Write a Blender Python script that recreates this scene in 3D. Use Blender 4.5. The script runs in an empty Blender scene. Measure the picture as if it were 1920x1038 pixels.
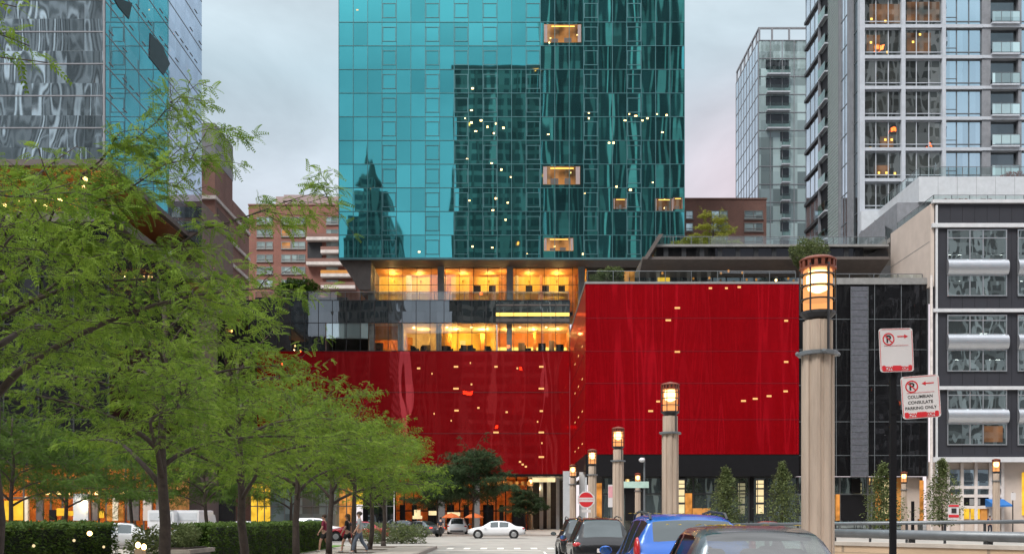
import bpy, math, random
import numpy as np
from mathutils import Vector, Matrix
SC = bpy.context.scene
COL = SC.collection
F, HZ, CZ = 1867.0, 970.0, 1.7          # the lens in picture pixels, the horizon row, eye height
R = math.radians
def X(px, Y): return (px - 960.0) / F * Y
def Z(py, Y): return CZ + (HZ - py) / F * Y

# ------------------------------------------------------------------ mesh builder
class MB:
    def __init__(s): s.v = []; s.f = []; s.m = []
    def quad(s, a, b, c, d, m=0):
        n = len(s.v); s.v += [tuple(a), tuple(b), tuple(c), tuple(d)]; s.f.append((n, n+1, n+2, n+3)); s.m.append(m)
    def poly(s, pts, m=0):
        n = len(s.v); s.v += [tuple(p) for p in pts]; s.f.append(tuple(range(n, n+len(pts)))); s.m.append(m)
    def box(s, x0, x1, y0, y1, z0, z1, m=0):
        if x1 < x0: x0, x1 = x1, x0
        if y1 < y0: y0, y1 = y1, y0
        if z1 < z0: z0, z1 = z1, z0
        n = len(s.v)
        s.v += [(x0,y0,z0),(x1,y0,z0),(x1,y1,z0),(x0,y1,z0),(x0,y0,z1),(x1,y0,z1),(x1,y1,z1),(x0,y1,z1)]
        for f in ((0,3,2,1),(4,5,6,7),(0,1,5,4),(1,2,6,5),(2,3,7,6),(3,0,4,7)):
            s.f.append(tuple(n+i for i in f)); s.m.append(m)
        return s
    def prism(s, prof, a0, a1, axis='x', m=0):
        """extrude a closed 2-D outline: axis x -> outline is (y,z); axis y -> (x,z); axis z -> (x,y)"""
        k = len(prof); n = len(s.v)
        def mk(p, a):
            if axis == 'x': return (a, p[0], p[1])
            if axis == 'y': return (p[0], a, p[1])
            return (p[0], p[1], a)
        s.v += [mk(p, a0) for p in prof] + [mk(p, a1) for p in prof]
        s.f.append(tuple(n+i for i in range(k))[::-1]); s.m.append(m)
        s.f.append(tuple(n+k+i for i in range(k))); s.m.append(m)
        for i in range(k):
            j = (i+1) % k
            s.f.append((n+i, n+j, n+k+j, n+k+i)); s.m.append(m)
        return s
    def tube(s, p0, p1, r0, r1=None, k=8, m=0, caps=True):
        r1 = r0 if r1 is None else r1
        p0 = Vector(p0); p1 = Vector(p1); d = (p1-p0)
        if d.length < 1e-6: return s
        d.normalize()
        u = d.orthogonal().normalized(); w = d.cross(u)
        n = len(s.v)
        for p, r in ((p0, r0), (p1, r1)):
            for i in range(k):
                a = 2*math.pi*i/k
                s.v.append(tuple(p + (u*math.cos(a) + w*math.sin(a))*r))
        for i in range(k):
            j = (i+1) % k
            s.f.append((n+i, n+j, n+k+j, n+k+i)); s.m.append(m)
        if caps:
            s.f.append(tuple(n+i for i in range(k))[::-1]); s.m.append(m)
            s.f.append(tuple(n+k+i for i in range(k))); s.m.append(m)
        return s
    def path(s, pts, rs, k=6, m=0):
        """a smooth tapering tube through points"""
        pts = [Vector(p) for p in pts]; n0 = len(s.v); N = len(pts)
        ref = Vector((0.31, 0.57, 0.76))
        for i, p in enumerate(pts):
            d = (pts[min(i+1, N-1)] - pts[max(i-1, 0)]).normalized()
            u = d.cross(ref)
            if u.length < 1e-3: u = d.orthogonal()
            u.normalize(); w = d.cross(u)
            for j in range(k):
                a = 2*math.pi*j/k
                s.v.append(tuple(p + (u*math.cos(a)+w*math.sin(a))*rs[i]))
        for i in range(N-1):
            for j in range(k):
                l = (j+1) % k
                s.f.append((n0+i*k+j, n0+i*k+l, n0+(i+1)*k+l, n0+(i+1)*k+j)); s.m.append(m)
        s.f.append(tuple(n0+j for j in range(k))[::-1]); s.m.append(m)
        s.f.append(tuple(n0+(N-1)*k+j for j in range(k))); s.m.append(m)
        return s
    def lathe(s, prof, c=(0,0,0), k=16, m=0):
        n = len(s.v); L = len(prof)
        for r, z in prof:
            for i in range(k):
                a = 2*math.pi*(i+.5)/k
                s.v.append((c[0]+r*math.cos(a), c[1]+r*math.sin(a), c[2]+z))
        for q in range(L-1):
            for i in range(k):
                j = (i+1) % k
                s.f.append((n+q*k+i, n+q*k+j, n+(q+1)*k+j, n+(q+1)*k+i)); s.m.append(m)
        s.f.append(tuple(n+i for i in range(k))[::-1]); s.m.append(m)
        s.f.append(tuple(n+(L-1)*k+i for i in range(k))); s.m.append(m)
        return s
    def ball(s, c, rx, ry, rz, k=10, m=0):
        prof = []
        n = len(s.v); L = max(4, k//2+1)
        for q in range(L+1):
            t = math.pi*q/L
            for i in range(k):
                a = 2*math.pi*i/k
                s.v.append((c[0]+rx*max(.001,math.sin(t))*math.cos(a), c[1]+ry*max(.001,math.sin(t))*math.sin(a), c[2]-rz*math.cos(t)))
        for q in range(L):
            for i in range(k):
                j = (i+1) % k
                s.f.append((n+q*k+i, n+q*k+j, n+(q+1)*k+j, n+(q+1)*k+i)); s.m.append(m)
        return s
    def build(s, name, mats, parent=None, smooth=False):
        off = Vector((0,0,0)); p = parent
        while p is not None: off += p.location; p = p.parent
        me = bpy.data.meshes.new(name)
        v = [(a-off.x, b-off.y, c-off.z) for a, b, c in s.v]
        me.from_pydata(v, [], s.f)
        if not isinstance(mats, (list, tuple)): mats = [mats]
        for q in mats: me.materials.append(q)
        if len(mats) > 1: me.polygons.foreach_set('material_index', s.m)
        if smooth: me.polygons.foreach_set('use_smooth', [True]*len(s.f))
        me.update()
        o = bpy.data.objects.new(name, me); COL.objects.link(o)
        if parent is not None: o.parent = parent
        return o

def fast_mesh(name, v, f, mats, parent=None, midx=None):
    """v (N,3), f (M,k) numpy arrays"""
    me = bpy.data.meshes.new(name)
    M, k = f.shape
    me.vertices.add(len(v)); me.vertices.foreach_set('co', np.asarray(v, dtype=np.float32).ravel())
    me.loops.add(M*k); me.loops.foreach_set('vertex_index', f.astype(np.int32).ravel())
    me.polygons.add(M); me.polygons.foreach_set('loop_start', np.arange(0, M*k, k, dtype=np.int32))
    if midx is not None: me.polygons.foreach_set('material_index', midx.astype(np.int32))
    for q in (mats if isinstance(mats, (list, tuple)) else [mats]): me.materials.append(q)
    me.update(calc_edges=True)
    o = bpy.data.objects.new(name, me); COL.objects.link(o)
    if parent is not None: o.parent = parent
    return o

def tag(o, label=None, cat=None, group=None, kind=None):
    if label: o['label'] = label
    if cat: o['category'] = cat
    if group: o['group'] = group
    if kind: o['kind'] = kind
    return o
def thing(name, label, cat, loc=(0,0,0), group=None):
    o = bpy.data.objects.new(name, None); COL.objects.link(o); o.location = loc
    o.empty_display_size = .3
    return tag(o, label, cat, group)
def copy_tree(o, parent=None):
    c = o.copy(); COL.objects.link(c); c.parent = parent
    for ch in list(o.children): copy_tree(ch, c)
    return c
def dup(o, loc, label=None, rz=0, sc=1.0, group=None):
    c = copy_tree(o); c.location = loc; c.rotation_euler = (0,0,rz); c.scale = (sc,sc,sc)
    if label: c['label'] = label
    if group: c['group'] = group
    return c
def structure(mb, name, m): return tag(mb.build(name, m), kind='structure')

# ------------------------------------------------------------------ materials
def nt(name):
    m = bpy.data.materials.new(name); m.use_nodes = True
    t = m.node_tree; t.nodes.clear()
    o = t.nodes.new('ShaderNodeOutputMaterial')
    return m, t, o
def N(t, typ, **kw):
    n = t.nodes.new(typ)
    for k, v in kw.items():
        if k.startswith('i_'): n.inputs[k[2:].replace('_', ' ')].default_value = v
        else: setattr(n, k, v)
    return n
def L(t, a, b): t.links.new(a, b)
def MATH(t, op, a, b=None, c=None):
    n = t.nodes.new('ShaderNodeMath'); n.operation = op
    for i, q in enumerate((a, b, c)):
        if q is None: continue
        if isinstance(q, (int, float)): n.inputs[i].default_value = q
        else: L(t, q, n.inputs[i])
    return n.outputs[0]
def c4(c): return (c[0], c[1], c[2], 1)

def plain(name, col, rough=.6, metal=0., spec=.5, var=.18, scale=1.5, bump=0., streak=False, coat=0.):
    m, t, o = nt(name)
    b = N(t, 'ShaderNodeBsdfPrincipled'); L(t, b.outputs[0], o.inputs[0])
    b.inputs['Roughness'].default_value = rough; b.inputs['Metallic'].default_value = metal
    b.inputs['Specular IOR Level'].default_value = spec; b.inputs['Coat Weight'].default_value = coat
    tc = N(t, 'ShaderNodeTexCoord'); src = tc.outputs['Object']
    if streak:
        mp = N(t, 'ShaderNodeMapping'); mp.inputs['Scale'].default_value = (1, 1, .12); L(t, src, mp.inputs[0]); src = mp.outputs[0]
    n = N(t, 'ShaderNodeTexNoise'); n.inputs['Scale'].default_value = scale; n.inputs['Detail'].default_value = 6
    n.inputs['Roughness'].default_value = .65; L(t, src, n.inputs['Vector'])
    mr = N(t, 'ShaderNodeMapRange'); mr.inputs['From Min'].default_value = .3; mr.inputs['From Max'].default_value = .7
    mr.inputs['To Min'].default_value = 1-var; mr.inputs['To Max'].default_value = 1+var
    L(t, n.outputs['Fac'], mr.inputs['Value'])
    mx = N(t, 'ShaderNodeVectorMath', operation='SCALE'); mx.inputs[0].default_value = col; L(t, mr.outputs[0], mx.inputs['Scale'])
    L(t, mx.outputs[0], b.inputs['Base Color'])
    if bump:
        bp = N(t, 'ShaderNodeBump'); bp.inputs['Strength'].default_value = .6; bp.inputs['Distance'].default_value = bump
        L(t, n.outputs['Fac'], bp.inputs['Height']); L(t, bp.outputs[0], b.inputs['Normal'])
    return m

def emit(name, col, strength, blotch=0., scale=2.):
    m, t, o = nt(name)
    e = N(t, 'ShaderNodeEmission'); e.inputs[0].default_value = c4(col); e.inputs[1].default_value = strength
    L(t, e.outputs[0], o.inputs[0])
    if blotch:
        tc = N(t, 'ShaderNodeTexCoord'); n = N(t, 'ShaderNodeTexNoise'); n.inputs['Scale'].default_value = scale
        L(t, tc.outputs['Object'], n.inputs['Vector'])
        mr = N(t, 'ShaderNodeMapRange'); mr.inputs['From Min'].default_value = .3; mr.inputs['From Max'].default_value = .7
        mr.inputs['To Min'].default_value = strength*(1-blotch); mr.inputs['To Max'].default_value = strength*(1+blotch)
        L(t, n.outputs['Fac'], mr.inputs['Value']); L(t, mr.outputs[0], e.inputs[1])
    return m

def mirror_glass(name, tint, refl, base, pw=1.9, ph=3.2, wob=.012, sx=.55, sz=.22, u0=0., v0=0., rough=.01, cut=1., dv=.12, panelbase=.35):
    """curtain wall glass: each pane a slightly warped mirror over a dark body"""
    m, t, o = nt(name)
    tc = N(t, 'ShaderNodeTexCoord'); sp = N(t, 'ShaderNodeSeparateXYZ'); L(t, tc.outputs['Object'], sp.inputs[0])
    u = MATH(t, 'ADD', MATH(t, 'ADD', sp.outputs[0], sp.outputs[1]), u0 + 500.)
    v = MATH(t, 'ADD', sp.outputs[2], v0 + 500.)
    cu = MATH(t, 'FLOOR', MATH(t, 'DIVIDE', u, pw)); cv = MATH(t, 'FLOOR', MATH(t, 'DIVIDE', v, ph))
    cell = N(t, 'ShaderNodeCombineXYZ'); L(t, cu, cell.inputs[0]); L(t, cv, cell.inputs[1])
    wn = N(t, 'ShaderNodeTexWhiteNoise', noise_dimensions='2D'); L(t, cell.outputs[0], wn.inputs['Vector'])
    ru = wn.outputs['Value']
    # the warp: one slow wave field, cut at each floor and shifted a little per pane
    cx = N(t, 'ShaderNodeCombineXYZ')
    L(t, MATH(t, 'ADD', MATH(t, 'MULTIPLY', u, sx), MATH(t, 'MULTIPLY', ru, 1.2*cut)), cx.inputs[0])
    L(t, MATH(t, 'MULTIPLY', v, sz), cx.inputs[1]); L(t, MATH(t, 'MULTIPLY', cv, 3.7*cut), cx.inputs[2])
    n = N(t, 'ShaderNodeTexNoise'); n.inputs['Scale'].default_value = 1.; n.inputs['Detail'].default_value = 1.2; n.inputs['Roughness'].default_value = .4
    L(t, cx.outputs[0], n.inputs['Vector'])
    bp = N(t, 'ShaderNodeBump'); bp.inputs['Strength'].default_value = 1.; bp.inputs['Distance'].default_value = wob
    L(t, n.outputs['Fac'], bp.inputs['Height'])
    nrm = bp.outputs[0]
    g = N(t, 'ShaderNodeBsdfGlossy'); g.inputs['Roughness'].default_value = rough; L(t, nrm, g.inputs['Normal'])
    mr = N(t, 'ShaderNodeMapRange'); mr.inputs['To Min'].default_value = 1-dv; mr.inputs['To Max'].default_value = 1+dv*.4; L(t, ru, mr.inputs['Value'])
    sc = N(t, 'ShaderNodeVectorMath', operation='SCALE'); sc.inputs[0].default_value = tint; L(t, mr.outputs[0], sc.inputs['Scale']); L(t, sc.outputs[0], g.inputs['Color'])
    d = N(t, 'ShaderNodeBsdfPrincipled'); d.inputs['Roughness'].default_value = .5; d.inputs['Specular IOR Level'].default_value = .1
    mr2 = N(t, 'ShaderNodeMapRange'); mr2.inputs['To Min'].default_value = 1-panelbase; mr2.inputs['To Max'].default_value = 1+panelbase; L(t, wn.outputs['Color'], mr2.inputs['Value'])
    sc2 = N(t, 'ShaderNodeVectorMath', operation='SCALE'); sc2.inputs[0].default_value = base; L(t, mr2.outputs[0], sc2.inputs['Scale']); L(t, sc2.outputs[0], d.inputs['Base Color'])
    mx = N(t, 'ShaderNodeMixShader'); mx.inputs[0].default_value = refl
    L(t, d.outputs[0], mx.inputs[1]); L(t, g.outputs[0], mx.inputs[2]); L(t, mx.outputs[0], o.inputs[0])
    return m

def clear_glass(name, tint=(.9,.95,.95), refl=.12, rough=.0):
    m, t, o = nt(name)
    a = N(t, 'ShaderNodeBsdfTransparent'); a.inputs[0].default_value = c4(tint)
    g = N(t, 'ShaderNodeBsdfGlossy'); g.inputs['Roughness'].default_value = rough; g.inputs['Color'].default_value = (1,1,1,1)
    mx = N(t, 'ShaderNodeMixShader'); mx.inputs[0].default_value = refl
    L(t, a.outputs[0], mx.inputs[1]); L(t, g.outputs[0], mx.inputs[2]); L(t, mx.outputs[0], o.inputs[0])
    return m

def brick(name, c1, c2, mortar, scale=1.0, bw=.22, bh=.075, ms=.008):
    m, t, o = nt(name)
    tc = N(t, 'ShaderNodeTexCoord'); sp = N(t, 'ShaderNodeSeparateXYZ'); L(t, tc.outputs['Object'], sp.inputs[0])
    cb = N(t, 'ShaderNodeCombineXYZ'); L(t, MATH(t, 'ADD', sp.outputs[0], sp.outputs[1]), cb.inputs[0]); L(t, sp.outputs[2], cb.inputs[1])
    b = N(t, 'ShaderNodeTexBrick'); L(t, cb.outputs[0], b.inputs['Vector'])
    b.inputs['Color1'].default_value = c4(c1); b.inputs['Color2'].default_value = c4(c2); b.inputs['Mortar'].default_value = c4(mortar)
    b.inputs['Scale'].default_value = scale; b.inputs['Mortar Size'].default_value = ms; b.inputs['Brick Width'].default_value = bw; b.inputs['Row Height'].default_value = bh
    n = N(t, 'ShaderNodeTexNoise'); n.inputs['Scale'].default_value = .35; n.inputs['Detail'].default_value = 6; L(t, tc.outputs['Object'], n.inputs['Vector'])
    mr = N(t, 'ShaderNodeMapRange'); mr.inputs['From Min'].default_value = .3; mr.inputs['From Max'].default_value = .7; mr.inputs['To Min'].default_value = .8; mr.inputs['To Max'].default_value = 1.15
    L(t, n.outputs['Fac'], mr.inputs['Value'])
    sc = N(t, 'ShaderNodeVectorMath', operation='SCALE'); L(t, b.outputs['Color'], sc.inputs[0]); L(t, mr.outputs[0], sc.inputs['Scale'])
    p = N(t, 'ShaderNodeBsdfPrincipled'); p.inputs['Roughness'].default_value = .85; L(t, sc.outputs[0], p.inputs['Base Color']); L(t, p.outputs[0], o.inputs[0])
    return m

def far_facade(name, wall, glass, cw, ch, fx=.6, fz=.6, lit=.06, estr=8., gloss=.3, lc1=(1,.10,.01), lc2=(1,.20,.04)):
    """the front of a tower that is only seen in reflections: piers, panes, some of them lit"""
    m, t, o = nt(name)
    tc = N(t, 'ShaderNodeTexCoord'); sp = N(t, 'ShaderNodeSeparateXYZ'); L(t, tc.outputs['Object'], sp.inputs[0])
    u = MATH(t, 'DIVIDE', MATH(t, 'ADD', MATH(t, 'ADD', sp.outputs[0], sp.outputs[1]), 500.), cw)
    v = MATH(t, 'DIVIDE', MATH(t, 'ADD', sp.outputs[2], 500.), ch)
    inu = MATH(t, 'LESS_THAN', MATH(t, 'FRACT', u), fx); inv = MATH(t, 'LESS_THAN', MATH(t, 'FRACT', v), fz)
    win = MATH(t, 'MULTIPLY', inu, inv)
    cell = N(t, 'ShaderNodeCombineXYZ'); L(t, MATH(t, 'FLOOR', u), cell.inputs[0]); L(t, MATH(t, 'FLOOR', v), cell.inputs[1])
    wn = N(t, 'ShaderNodeTexWhiteNoise', noise_dimensions='2D'); L(t, cell.outputs[0], wn.inputs['Vector'])
    su = MATH(t, 'LESS_THAN', MATH(t, 'ABSOLUTE', MATH(t, 'SUBTRACT', MATH(t, 'FRACT', u), .3)), .17); sv = MATH(t, 'LESS_THAN', MATH(t, 'ABSOLUTE', MATH(t, 'SUBTRACT', MATH(t, 'FRACT', v), .35)), .14)
    on = MATH(t, 'MULTIPLY', MATH(t, 'LESS_THAN', wn.outputs['Value'], lit), MATH(t, 'MULTIPLY', su, sv))
    mx = N(t, 'ShaderNodeMix', data_type='RGBA'); mx.inputs[6].default_value = c4(wall); mx.inputs[7].default_value = c4(glass); L(t, win, mx.inputs[0])
    w1 = N(t, 'ShaderNodeTexWhiteNoise', noise_dimensions='1D'); L(t, MATH(t, 'FLOOR', MATH(t, 'MULTIPLY', u, 2.)), w1.inputs['W'])
    vs = N(t, 'ShaderNodeVectorMath', operation='SCALE'); L(t, mx.outputs[2], vs.inputs[0]); L(t, MATH(t, 'ADD', .35, MATH(t, 'ADD', MATH(t, 'MULTIPLY', MATH(t, 'POWER', w1.outputs['Value'], 2.5), 1.9), MATH(t, 'MULTIPLY', wn.outputs['Value'], .5))), vs.inputs['Scale'])
    p = N(t, 'ShaderNodeBsdfPrincipled'); L(t, vs.outputs[0], p.inputs['Base Color'])
    L(t, MATH(t, 'SUBTRACT', .8, MATH(t, 'MULTIPLY', win, .6)), p.inputs['Roughness'])
    lc = N(t, 'ShaderNodeMix', data_type='RGBA'); lc.inputs[6].default_value = c4(lc1); lc.inputs[7].default_value = c4(lc2); L(t, wn.outputs['Color'], lc.inputs[0])
    L(t, lc.outputs[2], p.inputs['Emission Color']); L(t, MATH(t, 'MULTIPLY', on, estr), p.inputs['Emission Strength'])
    L(t, p.outputs[0], o.inputs[0])
    return m

def leaf(name, c1, c2, trans=.45, scale=.9):
    m, t, o = nt(name)
    tc = N(t, 'ShaderNodeTexCoord'); n = N(t, 'ShaderNodeTexNoise'); n.inputs['Scale'].default_value = scale; n.inputs['Detail'].default_value = 8; n.inputs['Roughness'].default_value = .75
    L(t, tc.outputs['Object'], n.inputs['Vector'])
    mr = N(t, 'ShaderNodeMapRange'); mr.inputs['From Min'].default_value = .33; mr.inputs['From Max'].default_value = .67; L(t, n.outputs['Fac'], mr.inputs['Value'])
    mx = N(t, 'ShaderNodeMix', data_type='RGBA'); mx.inputs[6].default_value = c4(c1); mx.inputs[7].default_value = c4(c2); L(t, mr.outputs[0], mx.inputs[0])
    d = N(t, 'ShaderNodeBsdfPrincipled'); d.inputs['Roughness'].default_value = .55; d.inputs['Specular IOR Level'].default_value = .12; L(t, mx.outputs[2], d.inputs['Base Color'])
    tr = N(t, 'ShaderNodeBsdfTranslucent'); L(t, mx.outputs[2], tr.inputs[0])
    ms = N(t, 'ShaderNodeMixShader'); ms.inputs[0].default_value = trans
    L(t, d.outputs[0], ms.inputs[1]); L(t, tr.outputs[0], ms.inputs[2]); L(t, ms.outputs[0], o.inputs[0])
    return m

M = {}
M['concrete'] = plain('concrete', (.42,.335,.27), .8, var=.26, scale=2.6, bump=.004, streak=True)
M['pave'] = plain('pave', (.40,.36,.32), .85, var=.15, scale=1.2, bump=.003)
M['kerb'] = plain('kerb', (.30,.26,.235), .85, var=.2, scale=2.)
M['asphalt'] = plain('asphalt', (.33,.315,.29), .75, var=.26, scale=.5, bump=.003)
M['ground'] = plain('ground', (.22,.21,.2), .9)
M['paint'] = plain('paint', (.75,.74,.70), .7, var=.25, scale=4.)
M['grass'] = plain('grass', (.10,.22,.03), .9, var=.4, scale=14., bump=.03)
M['teal_glass'] = mirror_glass('teal_glass', (.11,.66,.72), .88, (.015,.07,.07), pw=1.927, ph=3.18, wob=.014, sx=.34, sz=.10, dv=.2)
M['teal_side'] = mirror_glass('teal_side', (.80,.86,.96), .9, (.05,.12,.12), pw=1.927, ph=3.18, wob=.01)
M['teal_bar'] = plain('teal_bar', (.09,.20,.22), .4, .6)
M['dark_metal'] = plain('dark_metal', (.035,.037,.042), .45, .3)
M['grey_metal'] = plain('grey_metal', (.16,.175,.19), .45, .5)
M['mid_grey'] = plain('mid_grey', (.22,.22,.22), .7)
M['soffit'] = plain('soffit', (.10,.085,.08), .7)
M['red_glass'] = mirror_glass('red_glass', (.80,.22,.24), .30, (.62,.0,.008), pw=1.34, ph=3.4, wob=.030, sx=.5, sz=.10, dv=.3, panelbase=.16)
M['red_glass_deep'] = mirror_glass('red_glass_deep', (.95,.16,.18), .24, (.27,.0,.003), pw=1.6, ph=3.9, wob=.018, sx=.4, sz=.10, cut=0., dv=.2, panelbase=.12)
M['red_joint'] = plain('red_joint', (.10,.015,.02), .5)
M['red_line'] = plain('red_line', (.16,.012,.02), .7, spec=.1)
M['black_glass'] = mirror_glass('black_glass', (.5,.5,.55), .06, (.004,.004,.005), pw=1.5, ph=3.4, wob=.02, sx=.5, sz=.1)
M['dark_glass'] = mirror_glass('dark_glass', (.55,.62,.66), .28, (.012,.016,.018), pw=1.6, ph=3., wob=.012)
M['grey_glass'] = mirror_glass('grey_glass', (.62,.72,.74), .42, (.05,.065,.07), pw=1.8, ph=2.1, wob=.01)
M['left_front'] = mirror_glass('left_front', (.68,.79,.85), .8, (.05,.07,.08), pw=1.5, ph=2.75, wob=.085, sx=.36, sz=.15, rough=.035, dv=.15)
M['left_side'] = mirror_glass('left_side', (.84,.88,.95), .80, (.26,.31,.36), pw=1.5, ph=2.75, wob=.006, sx=.4, sz=.15, dv=.08)
M['pale_glass'] = mirror_glass('pale_glass', (.66,.82,.86), .5, (.40,.52,.53), pw=2.2, ph=3.1, wob=.01, dv=.4, panelbase=.7)
M['sky_glass'] = mirror_glass('sky_glass', (.74,.90,1.), .86, (.1,.14,.17), pw=1.6, ph=3.8, wob=.010, dv=.12)
M['smoke_glass'] = mirror_glass('smoke_glass', (.5,.55,.55), .55, (.05,.055,.05), pw=1.65, ph=3.8, wob=.02, sx=.5, sz=.2, dv=.3, panelbase=.8)
M['swirl_glass'] = mirror_glass('swirl_glass', (.62,.74,.74), .72, (.05,.06,.06), pw=1.4, ph=2.6, wob=.035, sx=.45, sz=.3, dv=.15)
M['clear'] = clear_glass('clear', (.93,.95,.94), .10)
M['rail_glass'] = clear_glass('rail_glass', (.72,.82,.80), .14)
M['green_rail'] = clear_glass('green_rail', (.55,.78,.70), .3)
M['white_metal'] = plain('white_metal', (.62,.63,.66), .4, .2, var=.08)
M['silver'] = plain('silver', (.52,.54,.58), .32, .8, var=.06)
M['pale_panel'] = plain('pale_panel', (.50,.53,.57), .6, var=.1)
M['slab'] = plain('slab', (.44,.475,.53), .5, .1, var=.1)
M['pier'] = plain('pier', (.20,.21,.235), .6)
M['louvre'] = plain('louvre', (.26,.33,.32), .6)
M['charcoal'] = plain('charcoal', (.022,.023,.032), .6, var=.1, scale=.6)
M['beige'] = plain('beige', (.52,.445,.40), .85, var=.1, scale=.5)
M['brick'] = brick('brick', (.27,.095,.07), (.20,.075,.055), (.30,.2,.17))
M['brick2'] = brick('brick2', (.25,.115,.09), (.19,.09,.075), (.28,.2,.17))
M['mauve'] = plain('mauve', (.34,.27,.27), .7, var=.1)
M['mauve_dark'] = plain('mauve_dark', (.16,.12,.115), .8)
M['white_band'] = plain('white_band', (.62,.57,.55), .7)
M['gravel_roof'] = plain('gravel_roof', (.25,.24,.23), .9)
M['warm_wall'] = plain('warm_wall', (.88,.60,.13), .8, var=.08)
M['amber_wall'] = plain('amber_wall', (.62,.27,.06), .8, var=.15)
M['yellow_wall'] = plain('yellow_wall', (.85,.62,.10), .8, var=.06)
M['cream'] = plain('cream', (.75,.66,.5), .8)
M['orange_wall'] = plain('orange_wall', (.58,.26,.07), .8, var=.5, scale=1.2)
M['wood_soffit'] = plain('wood_soffit', (.26,.12,.045), .6, var=.3, scale=3.)
M['black'] = plain('black', (.008,.008,.010), .6, spec=.15)
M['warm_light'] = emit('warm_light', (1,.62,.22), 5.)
M['bulb'] = emit('bulb', (1,.74,.38), 11.)
M['strip'] = emit('strip', (1,.60,.12), 1.3)
M['garage_light'] = emit('garage_light', (1,.50,.18), .75)
M['lit_amber'] = emit('lit_amber', (1,.40,.09), .36, .5, 1.2)
M['lit_yellow'] = emit('lit_yellow', (1,.58,.05), .6, .3, 1.)
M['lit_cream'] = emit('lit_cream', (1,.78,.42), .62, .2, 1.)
M['bark'] = plain('bark', (.055,.040,.034), .9, var=.35, scale=9., bump=.01)
M['leaf'] = leaf('leaf', (.052,.125,.014), (.285,.405,.055), .44, 1.3)
M['leaf_dark'] = leaf('leaf_dark', (.045,.095,.016), (.11,.19,.03), .35)
M['leaf_blue'] = leaf('leaf_blue', (.025,.055,.025), (.07,.105,.045), .3)
M['leaf_hedge'] = leaf('leaf_hedge', (.028,.070,.016), (.14,.21,.045), .25, 3.)
M['leaf_olive'] = leaf('leaf_olive', (.075,.105,.04), (.20,.24,.10), .35, 2.)
M['leaf_yellow'] = leaf('leaf_yellow', (.20,.24,.03), (.34,.34,.06), .4)
M['leaf_red'] = leaf('leaf_red', (.16,.03,.02), (.30,.10,.05), .3, 3.)
M['litter'] = leaf('litter', (.50,.30,.04), (.62,.48,.10), .3, 9.)
# ================================================================== buildings
def lit_room(name, col, s, tint=(.3,.6,.6), refl=.3):
    m, t, o = nt(name)
    tc = N(t, 'ShaderNodeTexCoord'); n = N(t, 'ShaderNodeTexNoise'); n.inputs['Scale'].default_value = .4; n.inputs['Detail'].default_value = 3
    L(t, tc.outputs['Object'], n.inputs['Vector'])
    mr = N(t, 'ShaderNodeMapRange'); mr.inputs['From Min'].default_value = .35; mr.inputs['From Max'].default_value = .7
    mr.inputs['To Min'].default_value = s*.15; mr.inputs['To Max'].default_value = s*1.5; L(t, n.outputs['Fac'], mr.inputs['Value'])
    e = N(t, 'ShaderNodeEmission'); e.inputs[0].default_value = c4(col); L(t, mr.outputs[0], e.inputs[1])
    g = N(t, 'ShaderNodeBsdfGlossy'); g.inputs['Color'].default_value = c4(tint); g.inputs['Roughness'].default_value = .02
    mx = N(t, 'ShaderNodeMixShader'); mx.inputs[0].default_value = refl
    L(t, e.outputs[0], mx.inputs[1]); L(t, g.outputs[0], mx.inputs[2]); L(t, mx.outputs[0], o.inputs[0])
    return m
M['lit_room'] = lit_room('lit_room', (1,.42,.12), .42)
M['lit_room_dim'] = lit_room('lit_room_dim', (.8,.35,.14), .22, (.4,.6,.6), .4)

def point(name, loc, power, col=(1,.62,.22), r=.12, parent=None):
    l = bpy.data.lights.new(name, 'POINT'); l.energy = power; l.color = col; l.shadow_soft_size = r
    o = bpy.data.objects.new(name, l); COL.objects.link(o)
    if parent is not None:
        o.parent = parent; o.location = Vector(loc) - parent.location
    else: o.location = loc
    return o
def bars(mb, xs, zs, x0, x1, z0, z1, y, w=.06, d=.08, m=0):
    """a grid of mullions on a front that faces the street (-Y); verticals pass 2 mm in front of horizontals"""
    for x in xs: mb.box(x-w/2, x+w/2, y-d-.003, y, z0, z1, m)
    for z in zs: mb.box(x0, x1, y-d, y, z-w/2, z+w/2, m)
def side_bars(mb, ys, zs, y0, y1, z0, z1, x, s=-1, w=.06, d=.08, m=0):
    for y in ys: mb.box(x, x+s*(d+.003), y-w/2, y+w/2, z0, z1, m)
    for z in zs: mb.box(x, x+s*d, y0, y1, z-w/2, z+w/2, m)
def fr(a, b, step):
    n = max(1, int(round((b-a)/step))); return [a+(b-a)*i/n for i in range(n+1)]
def room(root, x0, x1, y0, y1, z0, z1, wall, floor='cream', ceil=None, name='interior'):
    mb = MB()
    mb.quad((x0,y1,z0),(x1,y1,z0),(x1,y1,z1),(x0,y1,z1))
    mb.quad((x0,y0,z0),(x0,y1,z0),(x0,y1,z1),(x0,y0,z1)); mb.quad((x1,y1,z0),(x1,y0,z0),(x1,y0,z1),(x1,y1,z1))
    mb.quad((x0,y0,z0),(x1,y0,z0),(x1,y1,z0),(x0,y1,z0), 1); mb.quad((x0,y1,z1),(x1,y1,z1),(x1,y0,z1),(x0,y0,z1), 2)
    return mb.build(name, [M[wall], M[floor], M[ceil or wall]], root)
def flat_window(root, px0, px1, py0, py1, Y, m, name='lit_window', d=.02):
    mb = MB(); mb.box(X(px0,Y), X(px1,Y), Y-d, Y-.002, Z(py1,Y), Z(py0,Y)); return mb.build(name, M[m], root)
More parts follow.
